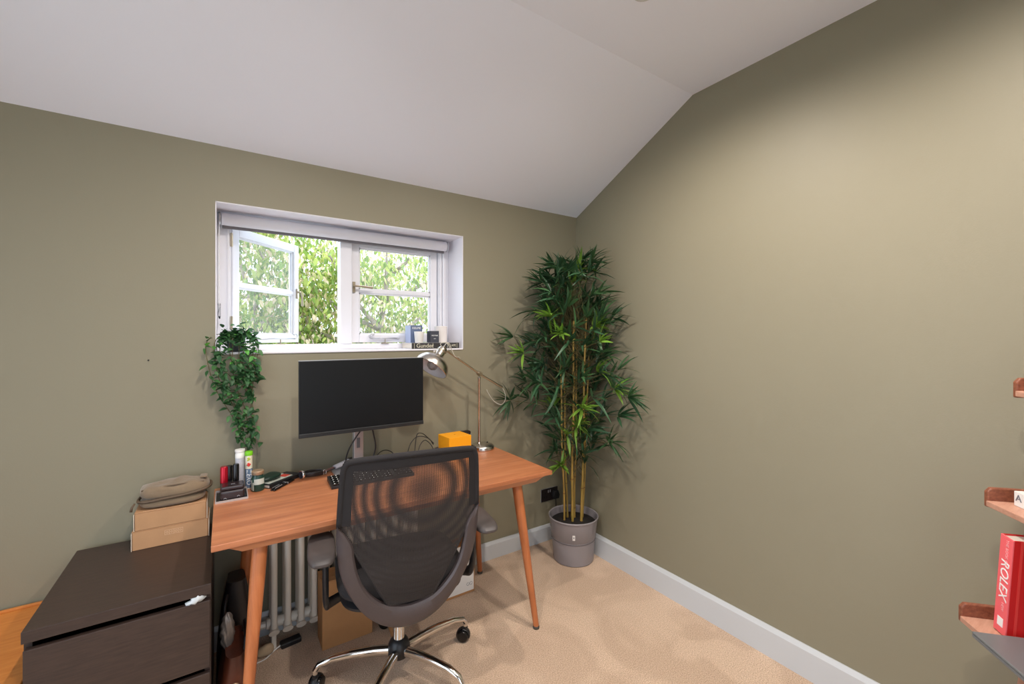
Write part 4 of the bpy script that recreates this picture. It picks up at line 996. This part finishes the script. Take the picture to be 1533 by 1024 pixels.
# ---------------------------------------------------------------- things on the sill
sl = WZ0 + 0.0032
bk = thing('dark_spined_book', 'thick dark-spined book lying flat at the right end of the window sill', 'book', (1.04, 2.45, sl))
bx0, bx1, b0, b1_, bz = 0.889, 1.188, 2.358, 2.530, sl + 0.034
obj('pages', MB().box((bx0 + 0.004, b0 + 0.006, sl + 0.003), (bx1 - 0.004, b1_ - 0.004, bz - 0.003)), paper, bk)
obj('cover', MB().box((bx0, b0 + 0.003, sl), (bx1, b1_, sl + 0.003)).box((bx0, b0 + 0.003, bz - 0.003), (bx1, b1_, bz)), mat('book_cover', (206, 204, 206), 0.5), bk)
obj('spine', MB().box((bx0, b0, sl), (bx1, b0 + 0.004, bz)), spine_bk, bk, 0.001)
lettering('Gunder', 0.034, (bx0 + 0.080, b0 - 0.0004, sl + 0.017), (1, 0, 0), (0, 0, 1), ink_gold, bk)
lettering('APE', 0.018, (bx0 + 0.262, b0 - 0.0004, sl + 0.017), (1, 0, 0), (0, 0, 1), ink_gold, bk)
m = MB()
for xx in (0.014, 0.128, 0.222, 0.284): m.box((bx0 + xx, b0 - 0.0005, sl + 0.002), (bx0 + xx + 0.002, b0 + 0.001, bz - 0.002))
obj('spine_rules', m, ink_gold, bk)
kx = thing('blue_candle_box', 'tall slate-blue candle box with KELPIE printed near its top, on the sill book', 'box', (0.943, 2.46, bz))
obj('body', MB().box((0.906, 2.424, bz), (0.980, 2.512, bz + 0.103)), bluebox, kx, 0.001)
obj('side_face', MB().box((0.9052, 2.4245, bz + 0.001), (0.9062, 2.5115, bz + 0.102)), bluelt, kx)
lettering('KELPIE', 0.016, (0.943, 2.4234, bz + 0.086), (1, 0, 0), (0, 0, 1), ink_w, kx, sx=1.15)
cg = thing('glass_candle', 'small white candle in a tapered glass in front of the blue box', 'candle', (0.945, 2.388, bz))
obj('glass', MB().lathe([(0.022, 0), (0.0235, 0.002), (0.029, 0.066), (0.0275, 0.066), (0.0225, 0.012)], (0.945, 2.390, bz), 28), mat('frosted_white_glass', (230, 227, 222), 0.35), cg, smooth='auto')
obj('wax', MB().lathe([(0.0215, 0.013), (0.0272, 0.062), (0.002, 0.062)], (0.945, 2.390, bz), 28), wax, cg, smooth='auto')
obj('wick', MB().tube([(0.945, 2.39, bz + 0.062), (0.946, 2.39, bz + 0.067)], 0.001, 6), gapm, cg)
kb2 = thing('black_candle_box', 'small black candle box with two lines of white print on the sill book', 'box', (1.045, 2.42, bz))
obj('body', MB().box((1.020, 2.400, bz), (1.075, 2.455, bz + 0.070)), slate, kb2, 0.001)
lettering('VOTIVE', 0.011, (1.0475, 2.3994, bz + 0.042), (1, 0, 0), (0, 0, 1), ink_w, kb2, sx=1.1)
lettering('wick', 0.007, (1.0475, 2.3994, bz + 0.024), (1, 0, 0), (0, 0, 1), ink_w, kb2)
cu = thing('white_candle_jar', 'tall plain white candle jar behind the black box on the sill', 'candle', (1.120, 2.475, bz))
obj('jar', MB().lathe([(0.036, 0), (0.039, 0.003), (0.040, 0.098), (0.038, 0.100), (0.036, 0.098), (0.035, 0.080)], (1.120, 2.475, bz), 32), mat('matt_white_jar', (222, 216, 212), 0.5), cu, smooth='auto')
obj('wax', MB().lathe([(0.0355, 0.070), (0.0355, 0.078), (0.002, 0.078)], (1.120, 2.475, bz), 28), wax, cu)

# ---------------------------------------------------------------- wall socket
so = thing('wall_socket', 'black nickel double wall socket behind the desk leg and pot', 'socket', (1.87, 2.335, 0.315))
sx0, sx1, sz0, sz1 = 1.800, 1.944, 0.268, 0.354
obj('plate', MB().box((sx0, 2.333, sz0), (sx1, 2.340, sz1)), mat('black_nickel', (52, 44, 44), 0.3, 0.5), so, 0.002)
obj('rim', MB().box((sx0 - 0.001, 2.3345, sz1 - 0.003), (sx1 + 0.001, 2.3405, sz1 + 0.001)).box((sx0 - 0.002, 2.3345, sz0), (sx0 + 0.001, 2.3405, sz1)), silver, so)
for k in (0, 1):
    cx_ = sx0 + 0.036 + k * 0.072
    obj('outlet', MB().box((cx_ - 0.0035, 2.3325, 0.318), (cx_ + 0.0035, 2.334, 0.330)).box((cx_ - 0.015, 2.3325, 0.294), (cx_ - 0.007, 2.334, 0.300)).box((cx_ + 0.007, 2.3325, 0.294), (cx_ + 0.015, 2.334, 0.300)), gapm, so)
    obj('rocker', MB().box((sx0 + 0.060 + k * 0.016 - 0.005, 2.3305, 0.325), (sx0 + 0.060 + k * 0.016 + 0.004, 2.334, 0.343)), silver, so, 0.001)
pg = thing('plug', 'black mains plug in the right half of the wall socket', 'plug', (1.908, 2.32, 0.305))
obj('body', MB().prism([(1.888, 2.332, 0.280), (1.934, 2.332, 0.280), (1.940, 2.332, 0.305), (1.928, 2.332, 0.335), (1.894, 2.332, 0.335), (1.884, 2.332, 0.305)], (0, -0.028, 0)), blackp, pg, 0.004)
obj('lead', MB().tube(smoothpath([(1.911, 2.315, 0.282), (1.911, 2.312, 0.20), (1.90, 2.315, 0.11), (1.88, 2.318, 0.02)], 5), 0.003, 8), blackp, pg, smooth=True)

# small dark nail hole on the wall
tag(obj('wall_nail', MB().lathe([(0.001, 0), (0.003, 0.002), (0.003, 0.004), (0.001, 0.006)], (-0.263, YB + 0.001, 1.306), 10, (0, -1, 0)), blackp), 'tiny dark nail in the bare wall left of the window', 'nail')

# ---------------------------------------------------------------- potted bamboo
random.seed(5)
PX, PY = 1.845, 2.060
pt = thing('potted_bamboo', 'tall artificial bamboo in a grey pot, in the corner of the room', 'plant', (PX, PY, 0))
prof = [(0.118, 0.0), (0.126, 0.004), (0.134, 0.12), (0.1345, 0.138), (0.1365, 0.140), (0.1365, 0.146), (0.140, 0.150), (0.152, 0.262), (0.157, 0.266), (0.158, 0.272), (0.155, 0.276), (0.149, 0.272), (0.146, 0.255), (0.142, 0.22), (0.02, 0.218)]
obj('pot', MB().lathe(prof, (PX, PY, 0), 56), pot_m, pt, smooth='auto')
obj('groove', MB().lathe([(0.1355, 0.135), (0.1378, 0.137), (0.1372, 0.140), (0.1355, 0.141)], (PX, PY, 0), 56, closed_prof=True), mat('pot_groove', (92, 88, 90), 0.5), pt, smooth=True)
obj('soil', MB().lathe([(0.138, 0.219), (0.141, 0.232), (0.08, 0.240), (0.004, 0.242)], (PX, PY, 0), 36), soil, pt, smooth='auto')
va = math.atan2(-PY, -PX)
for da, wd_, lb in ((0.02, 0.016, 'small white price sticker'), (-0.98, 0.020, 'white handle tab'), (1.02, 0.020, 'white handle tab')):
    m = MB()
    for k in range(5):
        th = va + da + (k - 2) / 4 * wd_ / 0.147
        for z_, r_ in ((0.172 if abs(da) < 0.5 else 0.185, 0.1435), (0.205 if abs(da) < 0.5 else 0.245, 0.1485)): 
            rr = 0.1405 + (z_ - 0.150) / 0.112 * 0.012 + 0.0014
            m.v.append((PX + rr * math.cos(th), PY + rr * math.sin(th), z_))
    for k in range(4): m.f.append((2 * k, 2 * k + 2, 2 * k + 3, 2 * k + 1))
    o = obj('sticker' if abs(da) < 0.5 else 'handle_tab', m, white_pl if abs(da) < 0.5 else pot_m, pt)
    if abs(da) < 0.5: o['label'] = lb
m = MB(); 
rr = 0.1405 + (0.190 - 0.150) / 0.112 * 0.012 + 0.0022; th = va + 0.02
m.lathe([(0.001, 0), (0.004, 0.0004)], (PX + rr * math.cos(th), PY + rr * math.sin(th), 0.190), 12, (math.cos(th), math.sin(th), 0))
obj('sticker_mark', m, ink_d, pt)
R_ = Vector((0.832, -0.555)); F_ = Vector((0.555, 0.832))
def pp(s_, d_): return (PX + R_.x * s_ + F_.x * d_, PY + R_.y * s_ + F_.y * d_)
canes = [(-0.058, -0.01, -0.085, 0.0, 1.30), (-0.036, 0.03, -0.06, 0.05, 1.42), (-0.012, -0.03, 0.00, -0.03, 1.50), (0.012, 0.03, 0.03, 0.04, 1.35), (0.050, -0.02, 0.075, -0.02, 1.52), (0.066, 0.04, 0.10, 0.02, 1.28)]
tips = []
for i, (s0_, d0, s1, d1, H_) in enumerate(canes):
    a_ = Vector((*pp(s0_, d0), 0.22)); b_ = Vector((*pp(s1, d1), H_))
    n_ = 8; r0 = 0.0085 if i in (2, 4) else 0.0065
    pts = [a_ + (b_ - a_) * (k / 40) + Vector((0.004 * math.sin(k * 0.25 + i), 0, 0)) for k in range(41)]
    rs_ = [r0 * (1 - 0.35 * k / 40) * (1.28 if k % 7 == (i % 4) else 1.0) for k in range(41)]
    o = obj('cane', MB().tube(pts, rs_, 10), cane, pt, smooth='auto')
    for k in range(41):
        if k % 7 == (i % 4) and k > 2:
            q = pts[k]; obj('node_ring', MB().tube([q + Vector((0, 0, -0.003)), q + Vector((0, 0, 0.003))], rs_[k] * 1.06, 10), canen, o)
    tips.append((a_, b_))
def leafmesh(name, ln, wd, bend, mt, fold=0.25, tipp=1.0):
    m = MB(); n_ = 7
    for k in range(n_ + 1):
        t_ = k / n_; w_ = wd * math.sin(PI * min(1, (t_ * 0.93 + 0.04)) ** 0.8) * (1 - 0.25 * t_) ** tipp
        if k == n_: w_ = 0.0004
        z = -bend * t_ * t_ * ln; x = ln * (t_ - 0.15 * bend * t_ ** 2)
        m.v += [(x, -w_, z + fold * w_), (x, 0, z), (x, w_, z + fold * w_)]
    for k in range(n_):
        q = 3 * k; m.f += [(q, q + 1, q + 4, q + 3), (q + 1, q + 2, q + 5, q + 4)]
    me = bpy.data.meshes.new(name); me.from_pydata(m.v, [], m.f); me.materials.append(mt)
    for p_ in me.polygons: p_.use_smooth = True
    return me
bl_meshes = [leafmesh('leaf', L_, W_, B_, mt) for (L_, W_, B_, mt) in
    [(0.135, 0.0085, 0.25, bam_d), (0.115, 0.0080, 0.45, bam_d), (0.155, 0.0090, 0.55, bam_d), (0.120, 0.0085, 0.15, bam_m), (0.140, 0.0090, 0.5, bam_m), (0.110, 0.0095, 0.2, bam_b), (0.130, 0.009, 0.45, bam_b)]]
LLEN = [0.135, 0.115, 0.155, 0.120, 0.140, 0.110, 0.130]
leaves = []; tw = MB()
def inside(p): return p.x < rx(p.z) - 0.012 and p.y < YB - 0.012
def cluster(c, out, n, mts):
    out = out.normalized()
    for k in range(n):
        d = (out * 0.75 + Vector((random.gauss(0, 0.55), random.gauss(0, 0.55), random.gauss(0.12, 0.5)))).normalized()
        mi = random.choice(mts); sc_ = random.uniform(0.8, 1.18); ln = LLEN[mi] * sc_ + 0.012
        tries = 0
        while not inside(c + d * ln) and tries < 14:
            d = (d + Vector((-0.35 if (c + d * ln).x >= rx(1) - 0.012 else 0, -0.35 if (c + d * ln).y >= YB - 0.012 else 0, 0.1))).normalized(); tries += 1
        if not inside(c + d * ln) or not inside(c): continue
        side = d.cross(Vector((0, 0, 1))); side = side.normalized() if side.length > 0.05 else Vector((1, 0, 0))
        side = (Matrix.Rotation(random.gauss(0, 0.5), 3, d) @ side)
        up = side.cross(d) 
        Mx = Matrix((d, -side, up)).transposed().to_4x4(); Mx.translation = c + d * 0.004
        Mx = Mx @ Matrix.Scale(sc_, 4)
        leaves.append((Mx, mi, c))
# foliage envelope: half-width to the left and right of the cane line at each height
def env(z):
    tbl = [(0.50, 0.06), (0.62, 0.09), (0.76, 0.17), (0.92, 0.26), (1.06, 0.31), (1.25, 0.28), (1.45, 0.28), (1.60, 0.22), (1.74, 0.20), (1.86, 0.10)]
    for (a_, wa_), (b_, wb_) in zip(tbl, tbl[1:]):
        if a_ <= z <= b_: return wa_ + (wb_ - wa_) * (z - a_) / (b_ - a_)
    return 0.1
NCL = 250
for i in range(NCL):
    u_ = i / NCL
    z = 0.58 + (1.86 - 0.58) * (random.random() ** 0.72)
    hw = env(z); th = random.uniform(0, 2 * PI); rr = hw * math.sqrt(random.uniform(0.05, 1.0))
    c = Vector((PX - 0.01 + rr * math.cos(th), PY + rr * math.sin(th), z))
    if c.x > rx(z) - 0.04: c.x = rx(z) - 0.04 - random.uniform(0, 0.08)
    if c.y > YB - 0.04: c.y = YB - 0.04 - random.uniform(0, 0.08)
    axis_pt = Vector((PX, PY, z - 0.10))
    if z < 0.8 and random.random() < 0.25: continue
    bright = random.random() < 0.07
    cluster(c, c - axis_pt + Vector((0, 0, 0.05)), random.randint(5, 8), [5, 6] if bright else ([0, 1, 2] if random.random() < 0.6 else [0, 3, 4]))
    ci = random.choice(tips); t_ = min(1.0, max(0.1, (z - 0.14 - 0.22) / (ci[1].z - 0.22))); q = ci[0] + (ci[1] - ci[0]) * t_
    mid = (q + c) / 2 + Vector((0, 0, 0.02))
    tw.tube([q, mid, c], [0.003, 0.0022, 0.0012], 5)
# sprays that stick out
for (s_, d_, z, mts) in ((-0.40, -0.02, 1.00, [3, 0]), (-0.38, -0.05, 1.40, [0, 3]), (-0.32, -0.15, 1.30, [5, 3]), (-0.24, -0.14, 1.12, [0, 4]), (0.20, -0.26, 1.10, [3, 5]), (0.26, -0.32, 1.06, [3, 0]), (-0.10, -0.2, 1.42, [5]), (0.02, -0.2, 0.98, [5, 6]),
                         (0.10, -0.16, 1.46, [5]), (-0.16, -0.16, 1.52, [5, 6]), (0.0, -0.14, 0.86, [6, 5]), (-0.09, -0.12, 0.62, [5]), (0.18, -0.20, 0.78, [3, 4]), (0.05, 0.0, 1.88, [3, 0]), (-0.12, -0.02, 1.84, [3, 0]), (0.10, -0.05, 1.86, [3, 4]), (-0.20, 0.0, 1.74, [0, 3]), (0.22, -0.25, 0.94, [0, 1])):
    x, y = pp(s_, d_); c = Vector((min(x, rx(z) - 0.03), min(y, YB - 0.03), z))
    for _ in range(3): cluster(c, c - Vector((PX, PY, z - 0.06)), 6, mts)
    tw.tube([Vector((PX + 0.3 * (c.x - PX), PY + 0.3 * (c.y - PY), z - 0.12)), (c + Vector((PX, PY, z - 0.06))) / 2, c], [0.003, 0.0022, 0.0012], 5)
leaves.sort(key=lambda q: (q[0].translation - Vector((0, 0, 1.41))).length)
rl = Vector((PX, PY, 0)); rest = MB(); 
rest_bm = {}
for i, (Mx, mi, c) in enumerate(leaves):
    M2 = Matrix.Translation(-rl) @ Mx
    if i < 300:   # the nearest 300 leaves are parts of their own
        o = bpy.data.objects.new('leaf', bl_meshes[mi]); C.objects.link(o); o.parent = pt; o.matrix_local = M2
    else:
        rest_bm.setdefault(mi, []).append(M2)
def joined(name, groups, meshes, parent):
    vs, fs, ms, mats = [], [], [], []
    for mi, Ms in groups.items():
        me = meshes[mi]; mt = me.materials[0]
        if mt not in mats: mats.append(mt)
        k = mats.index(mt); co = [v.co.copy() for v in me.vertices]; pf = [tuple(p_.vertices) for p_ in me.polygons]
        for M in Ms:
            o = len(vs); vs += [tuple(M @ c_) for c_ in co]; fs += [tuple(i + o for i in f) for f in pf]; ms += [k] * len(pf)
    me = bpy.data.meshes.new(name); me.from_pydata(vs, [], fs)
    for mt in mats: me.materials.append(mt)
    me.polygons.foreach_set('material_index', ms); me.polygons.foreach_set('use_smooth', [True] * len(fs)); me.update()
    o = bpy.data.objects.new(name, me); C.objects.link(o); o.parent = parent; o['kind'] = 'stuff'
    return o
joined('foliage', rest_bm, bl_meshes, pt)
obj('twigs', tw, twigm, pt, kind='stuff')

# ---------------------------------------------------------------- trailing ivy on the sill
random.seed(11)
iv = thing('trailing_ivy', 'artificial trailing ivy in a small pot hanging from the left end of the window sill', 'plant', (0.045, 2.43, sl))
obj('pot', MB().lathe([(0.028, 0), (0.030, 0.002), (0.038, 0.052), (0.040, 0.054), (0.040, 0.060), (0.036, 0.060), (0.034, 0.050), (0.004, 0.048)], (0.045, 2.425, sl), 28), mat('dark_pot', (60, 62, 60), 0.5), iv, smooth='auto')
def ivyleaf(ln, wd, mt):
    m = MB(); n_ = 6
    for k in range(n_ + 1):
        t_ = k / n_; w_ = wd * math.sin(PI * t_ ** 0.75) ** 0.9 if 0 < k < n_ else 0.0005
        z = -0.25 * t_ * t_ * ln
        m.v += [(ln * t_, -w_, z + 0.3 * w_), (ln * t_, 0, z), (ln * t_, w_, z + 0.3 * w_)]
    for k in range(n_):
        q = 3 * k; m.f += [(q, q + 1, q + 4, q + 3), (q + 1, q + 2, q + 5, q + 4)]
    me = bpy.data.meshes.new('leaf'); me.from_pydata(m.v, [], m.f); me.materials.append(mt)
    for p_ in me.polygons: p_.use_smooth = True
    return me
il = [ivyleaf(0.032, 0.0085, ivy_d), ivyleaf(0.036, 0.0092, ivy_d), ivyleaf(0.030, 0.0085, ivy_m), ivyleaf(0.029, 0.0085, ivy_b)]
vines = []
for k in range(13):
    ex = -0.065 + 0.20 * (k / 12) + random.uniform(-0.02, 0.02)
    drop = random.choice([0.12, 0.2, 0.28, 0.35, 0.42])
    # the mass narrows downwards to x about 0.08
    xe = 0.085 + random.uniform(-0.045, 0.05) * (1.2 - drop * 1.6) + (ex - 0.04) * 0.25
    vines.append([(0.045, 2.42, sl + 0.05), (0.045 + (ex - 0.045) * 0.5, 2.37, sl + 0.085), (ex, 2.322, sl + 0.035), (ex * 0.7 + xe * 0.3 - 0.012, 2.300, sl - drop * 0.35), (ex * 0.3 + xe * 0.7, 2.305, sl - drop * 0.7), (xe, 2.312, sl - drop)])
leafs = []
for vpts in vines:
    P_ = smoothpath(vpts, 8)
    obj('vine', MB().tube(P_, 0.0016, 5), twigm, iv, smooth=True)
    for i in range(2, len(P_)):
        if random.random() < 0.80:
            for _ in range(random.choice([1, 1, 2])):
                leafs.append(P_[i] + Vector((random.gauss(0, 0.006), random.gauss(-0.004, 0.006), random.gauss(0, 0.006))))
for _ in range(46):   # crown around the pot
    leafs.append(Vector((0.045 + random.gauss(0, 0.045), 2.385 + random.gauss(0, 0.03), sl + 0.085 + random.gauss(0, 0.018))))
for k in range(26):
    leafs.append(Vector((0.085 + random.gauss(0, 0.03), 2.305, 0.905 + random.random() * 0.14)))
random.shuffle(leafs); ig = {}
rl = Vector(iv.location)
for i, p_ in enumerate(leafs):
    low = p_.z < sl + 0.02
    d = Vector((random.gauss(0, 1), random.gauss(-0.9, 0.5), random.gauss(-0.5 if low else 0.2, 0.6))).normalized()
    if p_.y + d.y * 0.036 > 2.333 and low: d.y = -abs(d.y); d.normalize()
    if low and p_.y > 2.325: p_.y = 2.322
    if not low and p_.x + d.x * 0.04 < WX0 + 0.008: d.x = abs(d.x)
    if not low and (p_.y > 2.33) and p_.x < WX0 + 0.02: p_.x = WX0 + 0.02
    side = d.cross(Vector((random.gauss(0, 0.3), -0.5, 1))).normalized(); up = side.cross(d)
    M2 = Matrix((d, -side, up)).transposed().to_4x4(); M2.translation = p_ - rl; M2 = M2 @ Matrix.Scale(random.uniform(0.8, 1.2), 4)
    mi = random.choices([0, 1, 2, 3], [4, 3, 2.5, 1.0 if p_.z > 1.28 else 0.1])[0]
    if i < 290:
        o = bpy.data.objects.new('leaf', il[mi]); C.objects.link(o); o.parent = iv; o.matrix_local = M2
    else: ig.setdefault(mi, []).append(M2)
if ig: joined('foliage', ig, il, iv)

# ---------------------------------------------------------------- ladder shelf at the right edge
AU, AV = math.radians(221), math.radians(-47)
U = Vector((math.cos(AU), math.sin(AU), 0)); V = Vector((math.cos(AV), math.sin(AV), 0)); Zv = Vector((0, 0, 1))
def fr_at(P, A=U, B=V):
    M = Matrix((A, B, Zv)).transposed().to_4x4(); M.translation = Vector(P); return M
sf = thing('ladder_shelf', 'walnut ladder shelf unit standing by the right wall at the edge of view', 'shelf', (1.70, 0.15, 0))
LV = [(1.788, 0.320, 0.575, 0.34), (1.812, 0.272, 0.922, 0.26), (1.852, 0.222, 1.238, 0.20)]
for (x, y, z, dp) in LV:
    M = fr_at((x, y, z)); Ln = 0.62
    s_ = obj('shelf_board', MB().box((0.0, 0.0, 0.0), (Ln, dp, 0.016), M), walnutl, sf, 0.002)
    obj('end_lip', MB().prism([(0.0, 0.004, -0.004), (0.0, 0.004, 0.040), (0.0, 0.014, 0.052), (0.0, dp, 0.052), (0.0, dp, -0.004)], (-0.014, 0, 0), M), walnut, s_, 0.003)
    obj('back_lip', MB().box((0.0, dp - 0.014, 0.016), (Ln, dp, 0.045), M), walnut, s_, 0.003)
for uu in (0.10, 0.52):
    A_ = fr_at(LV[0][:3]) @ Vector((uu, 0.02, 0)); A_.z = 0.0
    B_ = fr_at(LV[0][:3]) @ Vector((uu, 0.24, 0)); B_.z = 1.42
    Lg = (B_ - A_).normalized(); W_ = V
    m = MB(); 
    for q, sg in ((A_, 0), (B_, 1)):
        for (du, dv) in ((-0.012, -0.022), (0.012, -0.022), (0.012, 0.022), (-0.012, 0.022)): m.v.append(tuple(q + U * du + V * dv))
    m.f = [(3, 2, 1, 0), (4, 5, 6, 7), (0, 1, 5, 4), (1, 2, 6, 5), (2, 3, 7, 6), (3, 0, 4, 7)]
    obj('upright', m, walnutl, sf, 0.003)
    C_ = fr_at(LV[0][:3]) @ Vector((uu, 0.34, 0)); C_.z = 0.0
    obj('rear_leg', MB().tube([C_, (B_ + A_) / 2 + V * 0.02], 0.012, 8), walnut, sf, smooth='auto')
obj('brace', MB().tube([fr_at(LV[0][:3]) @ Vector((0.10, 0.10, -0.42)), fr_at(LV[0][:3]) @ Vector((0.52, 0.12, -0.05))], 0.0035, 8), silver, sf)
# red book, slightly tilted on the lower shelf
tb = fr_at((1.788, 0.320, 0.591)) @ Matrix.Translation((0.045, 0.050, 0.0042)) @ Matrix.Rotation(math.radians(5.5), 4, (0, 1, 0))
rb = thing('red_book', 'tall red hardback book with ROLEX on its spine, standing on the lower shelf', 'book', tuple(tb @ Vector((0.02, 0.1, 0))))
hB, tB, wB = 0.275, 0.040, 0.205
obj('pages', MB().box((0.003, 0.004, 0.004), (tB - 0.003, wB - 0.006, hB - 0.004), tb), paper, rb)
obj('cover', MB().box((tB - 0.003, 0.002, 0), (tB, wB, hB), tb).box((0, 0.002, 0), (0.003, wB, hB), tb), red_m, rb, 0.0008)
obj('spine', MB().box((0, -0.001, 0), (tB, 0.003, hB), tb), red_spine, rb, 0.001)
obj('hinge_groove', MB().box((tB - 0.0002, 0.016, 0.001), (tB + 0.0006, 0.022, hB - 0.001), tb), mat('red_groove', (220, 60, 56), 0.4), rb)
tz = tb.to_3x3() @ Vector((0, 0, -1)); ty = tb.to_3x3() @ Vector((1, 0, 0))
lettering('ROLEX', 0.036, tb @ Vector((0.021, -0.0012, 0.155)), tz, ty, ink_w, rb, shear=0.2, sx=1.0)
lettering('THE BOOK OF', 0.011, tb @ Vector((0.024, -0.0012, 0.232)), tz, ty, pinkm, rb, name='small_lettering')
lettering('NEW', 0.010, tb @ Vector((0.024, -0.0012, 0.078)), tz, ty, pinkm, rb, name='small_lettering')
obj('publisher_mark', MB().box((0.012, -0.0016, 0.020), (0.030, -0.0008, 0.045), tb), ink_w, rb)
# white book lying on the middle shelf
M = fr_at((LV[1][0], LV[1][1], LV[1][2] + 0.0165))
wbk = thing('white_book', 'white book lying flat on the middle shelf, grey letters on its spine', 'book', tuple(M @ Vector((0.2, 0.1, 0))))
obj('pages', MB().box((0.030, 0.060, 0.003), (0.33, 0.24, 0.037), M), paper, wbk)
obj('cover', MB().box((0.026, 0.050, 0), (0.334, 0.245, 0.003), M).box((0.026, 0.050, 0.037), (0.334, 0.245, 0.040), M), white_pl, wbk)
obj('spine', MB().box((0.026, 0.047, 0), (0.334, 0.052, 0.040), M), white_pl, wbk, 0.001)
lettering('A W', 0.026, M @ Vector((0.060, 0.0466, 0.023)), U, Zv, ink_d, wbk, align='CENTER', sx=1.1)
# closed grey laptop overhanging the lower shelf
M = fr_at((LV[0][0], LV[0][1], LV[0][2] + 0.0165))
lt = thing('grey_laptop', 'closed grey laptop overhanging the front of the lower shelf', 'laptop', tuple(M @ Vector((0.3, 0.05, 0))))
obj('base', MB().box((0.100, -0.035, 0), (0.46, 0.16, 0.009), M), greydev, lt, 0.003)
obj('lid', MB().box((0.100, -0.035, 0.0095), (0.46, 0.16, 0.016), M), greydev, lt, 0.003)
obj('foot_pad', MB().box((0.13, -0.03, -0.0006), (0.16, -0.01, 0.0), M), blackp, lt)

# ---------------------------------------------------------------- outside: trees and ground
random.seed(3)
gr = struct('ground_outside', MB().box((-50, -50, -3.2), (50, 60, -3.0)), grass)
tleaf = [leafmesh('leaf', 0.085, 0.019, 0.25, mt, 0.2, 0.4) for mt in tree_l]
def tree(label, x, y, h, R, nleaf, seed, tr_r=0.11, group=None):
    random.seed(seed)
    r = thing('tree', label, 'tree', (x, y, -3.0), group=group)
    top = Vector((x + 0.2, y, -3.0 + h))
    tp = smoothpath([(x, y, -3.0), (x + 0.1, y + 0.05, -3.0 + h * 0.35), (x - 0.05, y, -3.0 + h * 0.65), tuple(top)], 5)
    obj('trunk', MB().tube(tp, [tr_r * (1 - 0.75 * i / (len(tp) - 1)) for i in range(len(tp))], 12), bark, r, smooth='auto')
    groups = {0: [], 1: [], 2: []}; rl_ = Vector((x, y, -3.0)); ends = []
    for b in range(26):
        t_ = 0.35 + 0.6 * random.random(); p0 = tp[int(t_ * (len(tp) - 1))]
        a_ = random.uniform(0, 2 * PI); L_ = R * random.uniform(0.55, 1.0) * (1.1 - 0.4 * t_)
        p2 = p0 + Vector((math.cos(a_) * L_, math.sin(a_) * L_, random.uniform(0.1, 0.9) * L_)); p1 = (p0 + p2) / 2 + Vector((0, 0, -0.05 * L_ + random.uniform(-0.15, 0.15)))
        pth = smoothpath([p0, p1, p2], 4)
        obj('branch', MB().tube(pth, [0.045 * (1 - 0.8 * i / (len(pth) - 1)) for i in range(len(pth))], 7), bark, r, smooth=True)
        for q in range(9):
            s_ = random.uniform(0.3, 1.08); c = p0 + (p2 - p0) * s_ + Vector((random.gauss(0, 0.22), random.gauss(0, 0.22), random.gauss(0, 0.2)))
            ends.append(c)
    for k in range(nleaf):
        c = random.choice(ends) + Vector((random.gauss(0, 0.20), random.gauss(0, 0.20), random.gauss(0, 0.17)))
        e_ = Euler((random.uniform(-0.8, 0.8), random.uniform(0.2, 1.5), random.uniform(0, 2 * PI)))
        M2 = e_.to_matrix().to_4x4(); M2.translation = c - rl_; M2 = M2 @ Matrix.Scale(random.uniform(0.7, 1.3), 4)
        groups[random.choices([0, 1, 2], [5, 3.5, 2.5])[0]].append(M2)
    joined('foliage', groups, tleaf, r)
    return r
tree('pale-barked garden tree seen through the right pane, its forked trunk low at the left', 1.95, 6.6, 5.6, 2.0, 15000, 31)
tree('leafy garden tree seen through the gap beside the open sash', 0.35, 7.2, 6.2, 2.2, 16000, 32)
tree('garden tree furthest right beyond the window', 4.2, 8.2, 5.8, 2.3, 9000, 33)
tree('garden tree furthest left beyond the open sash', -1.8, 7.6, 5.4, 2.1, 6000, 34)
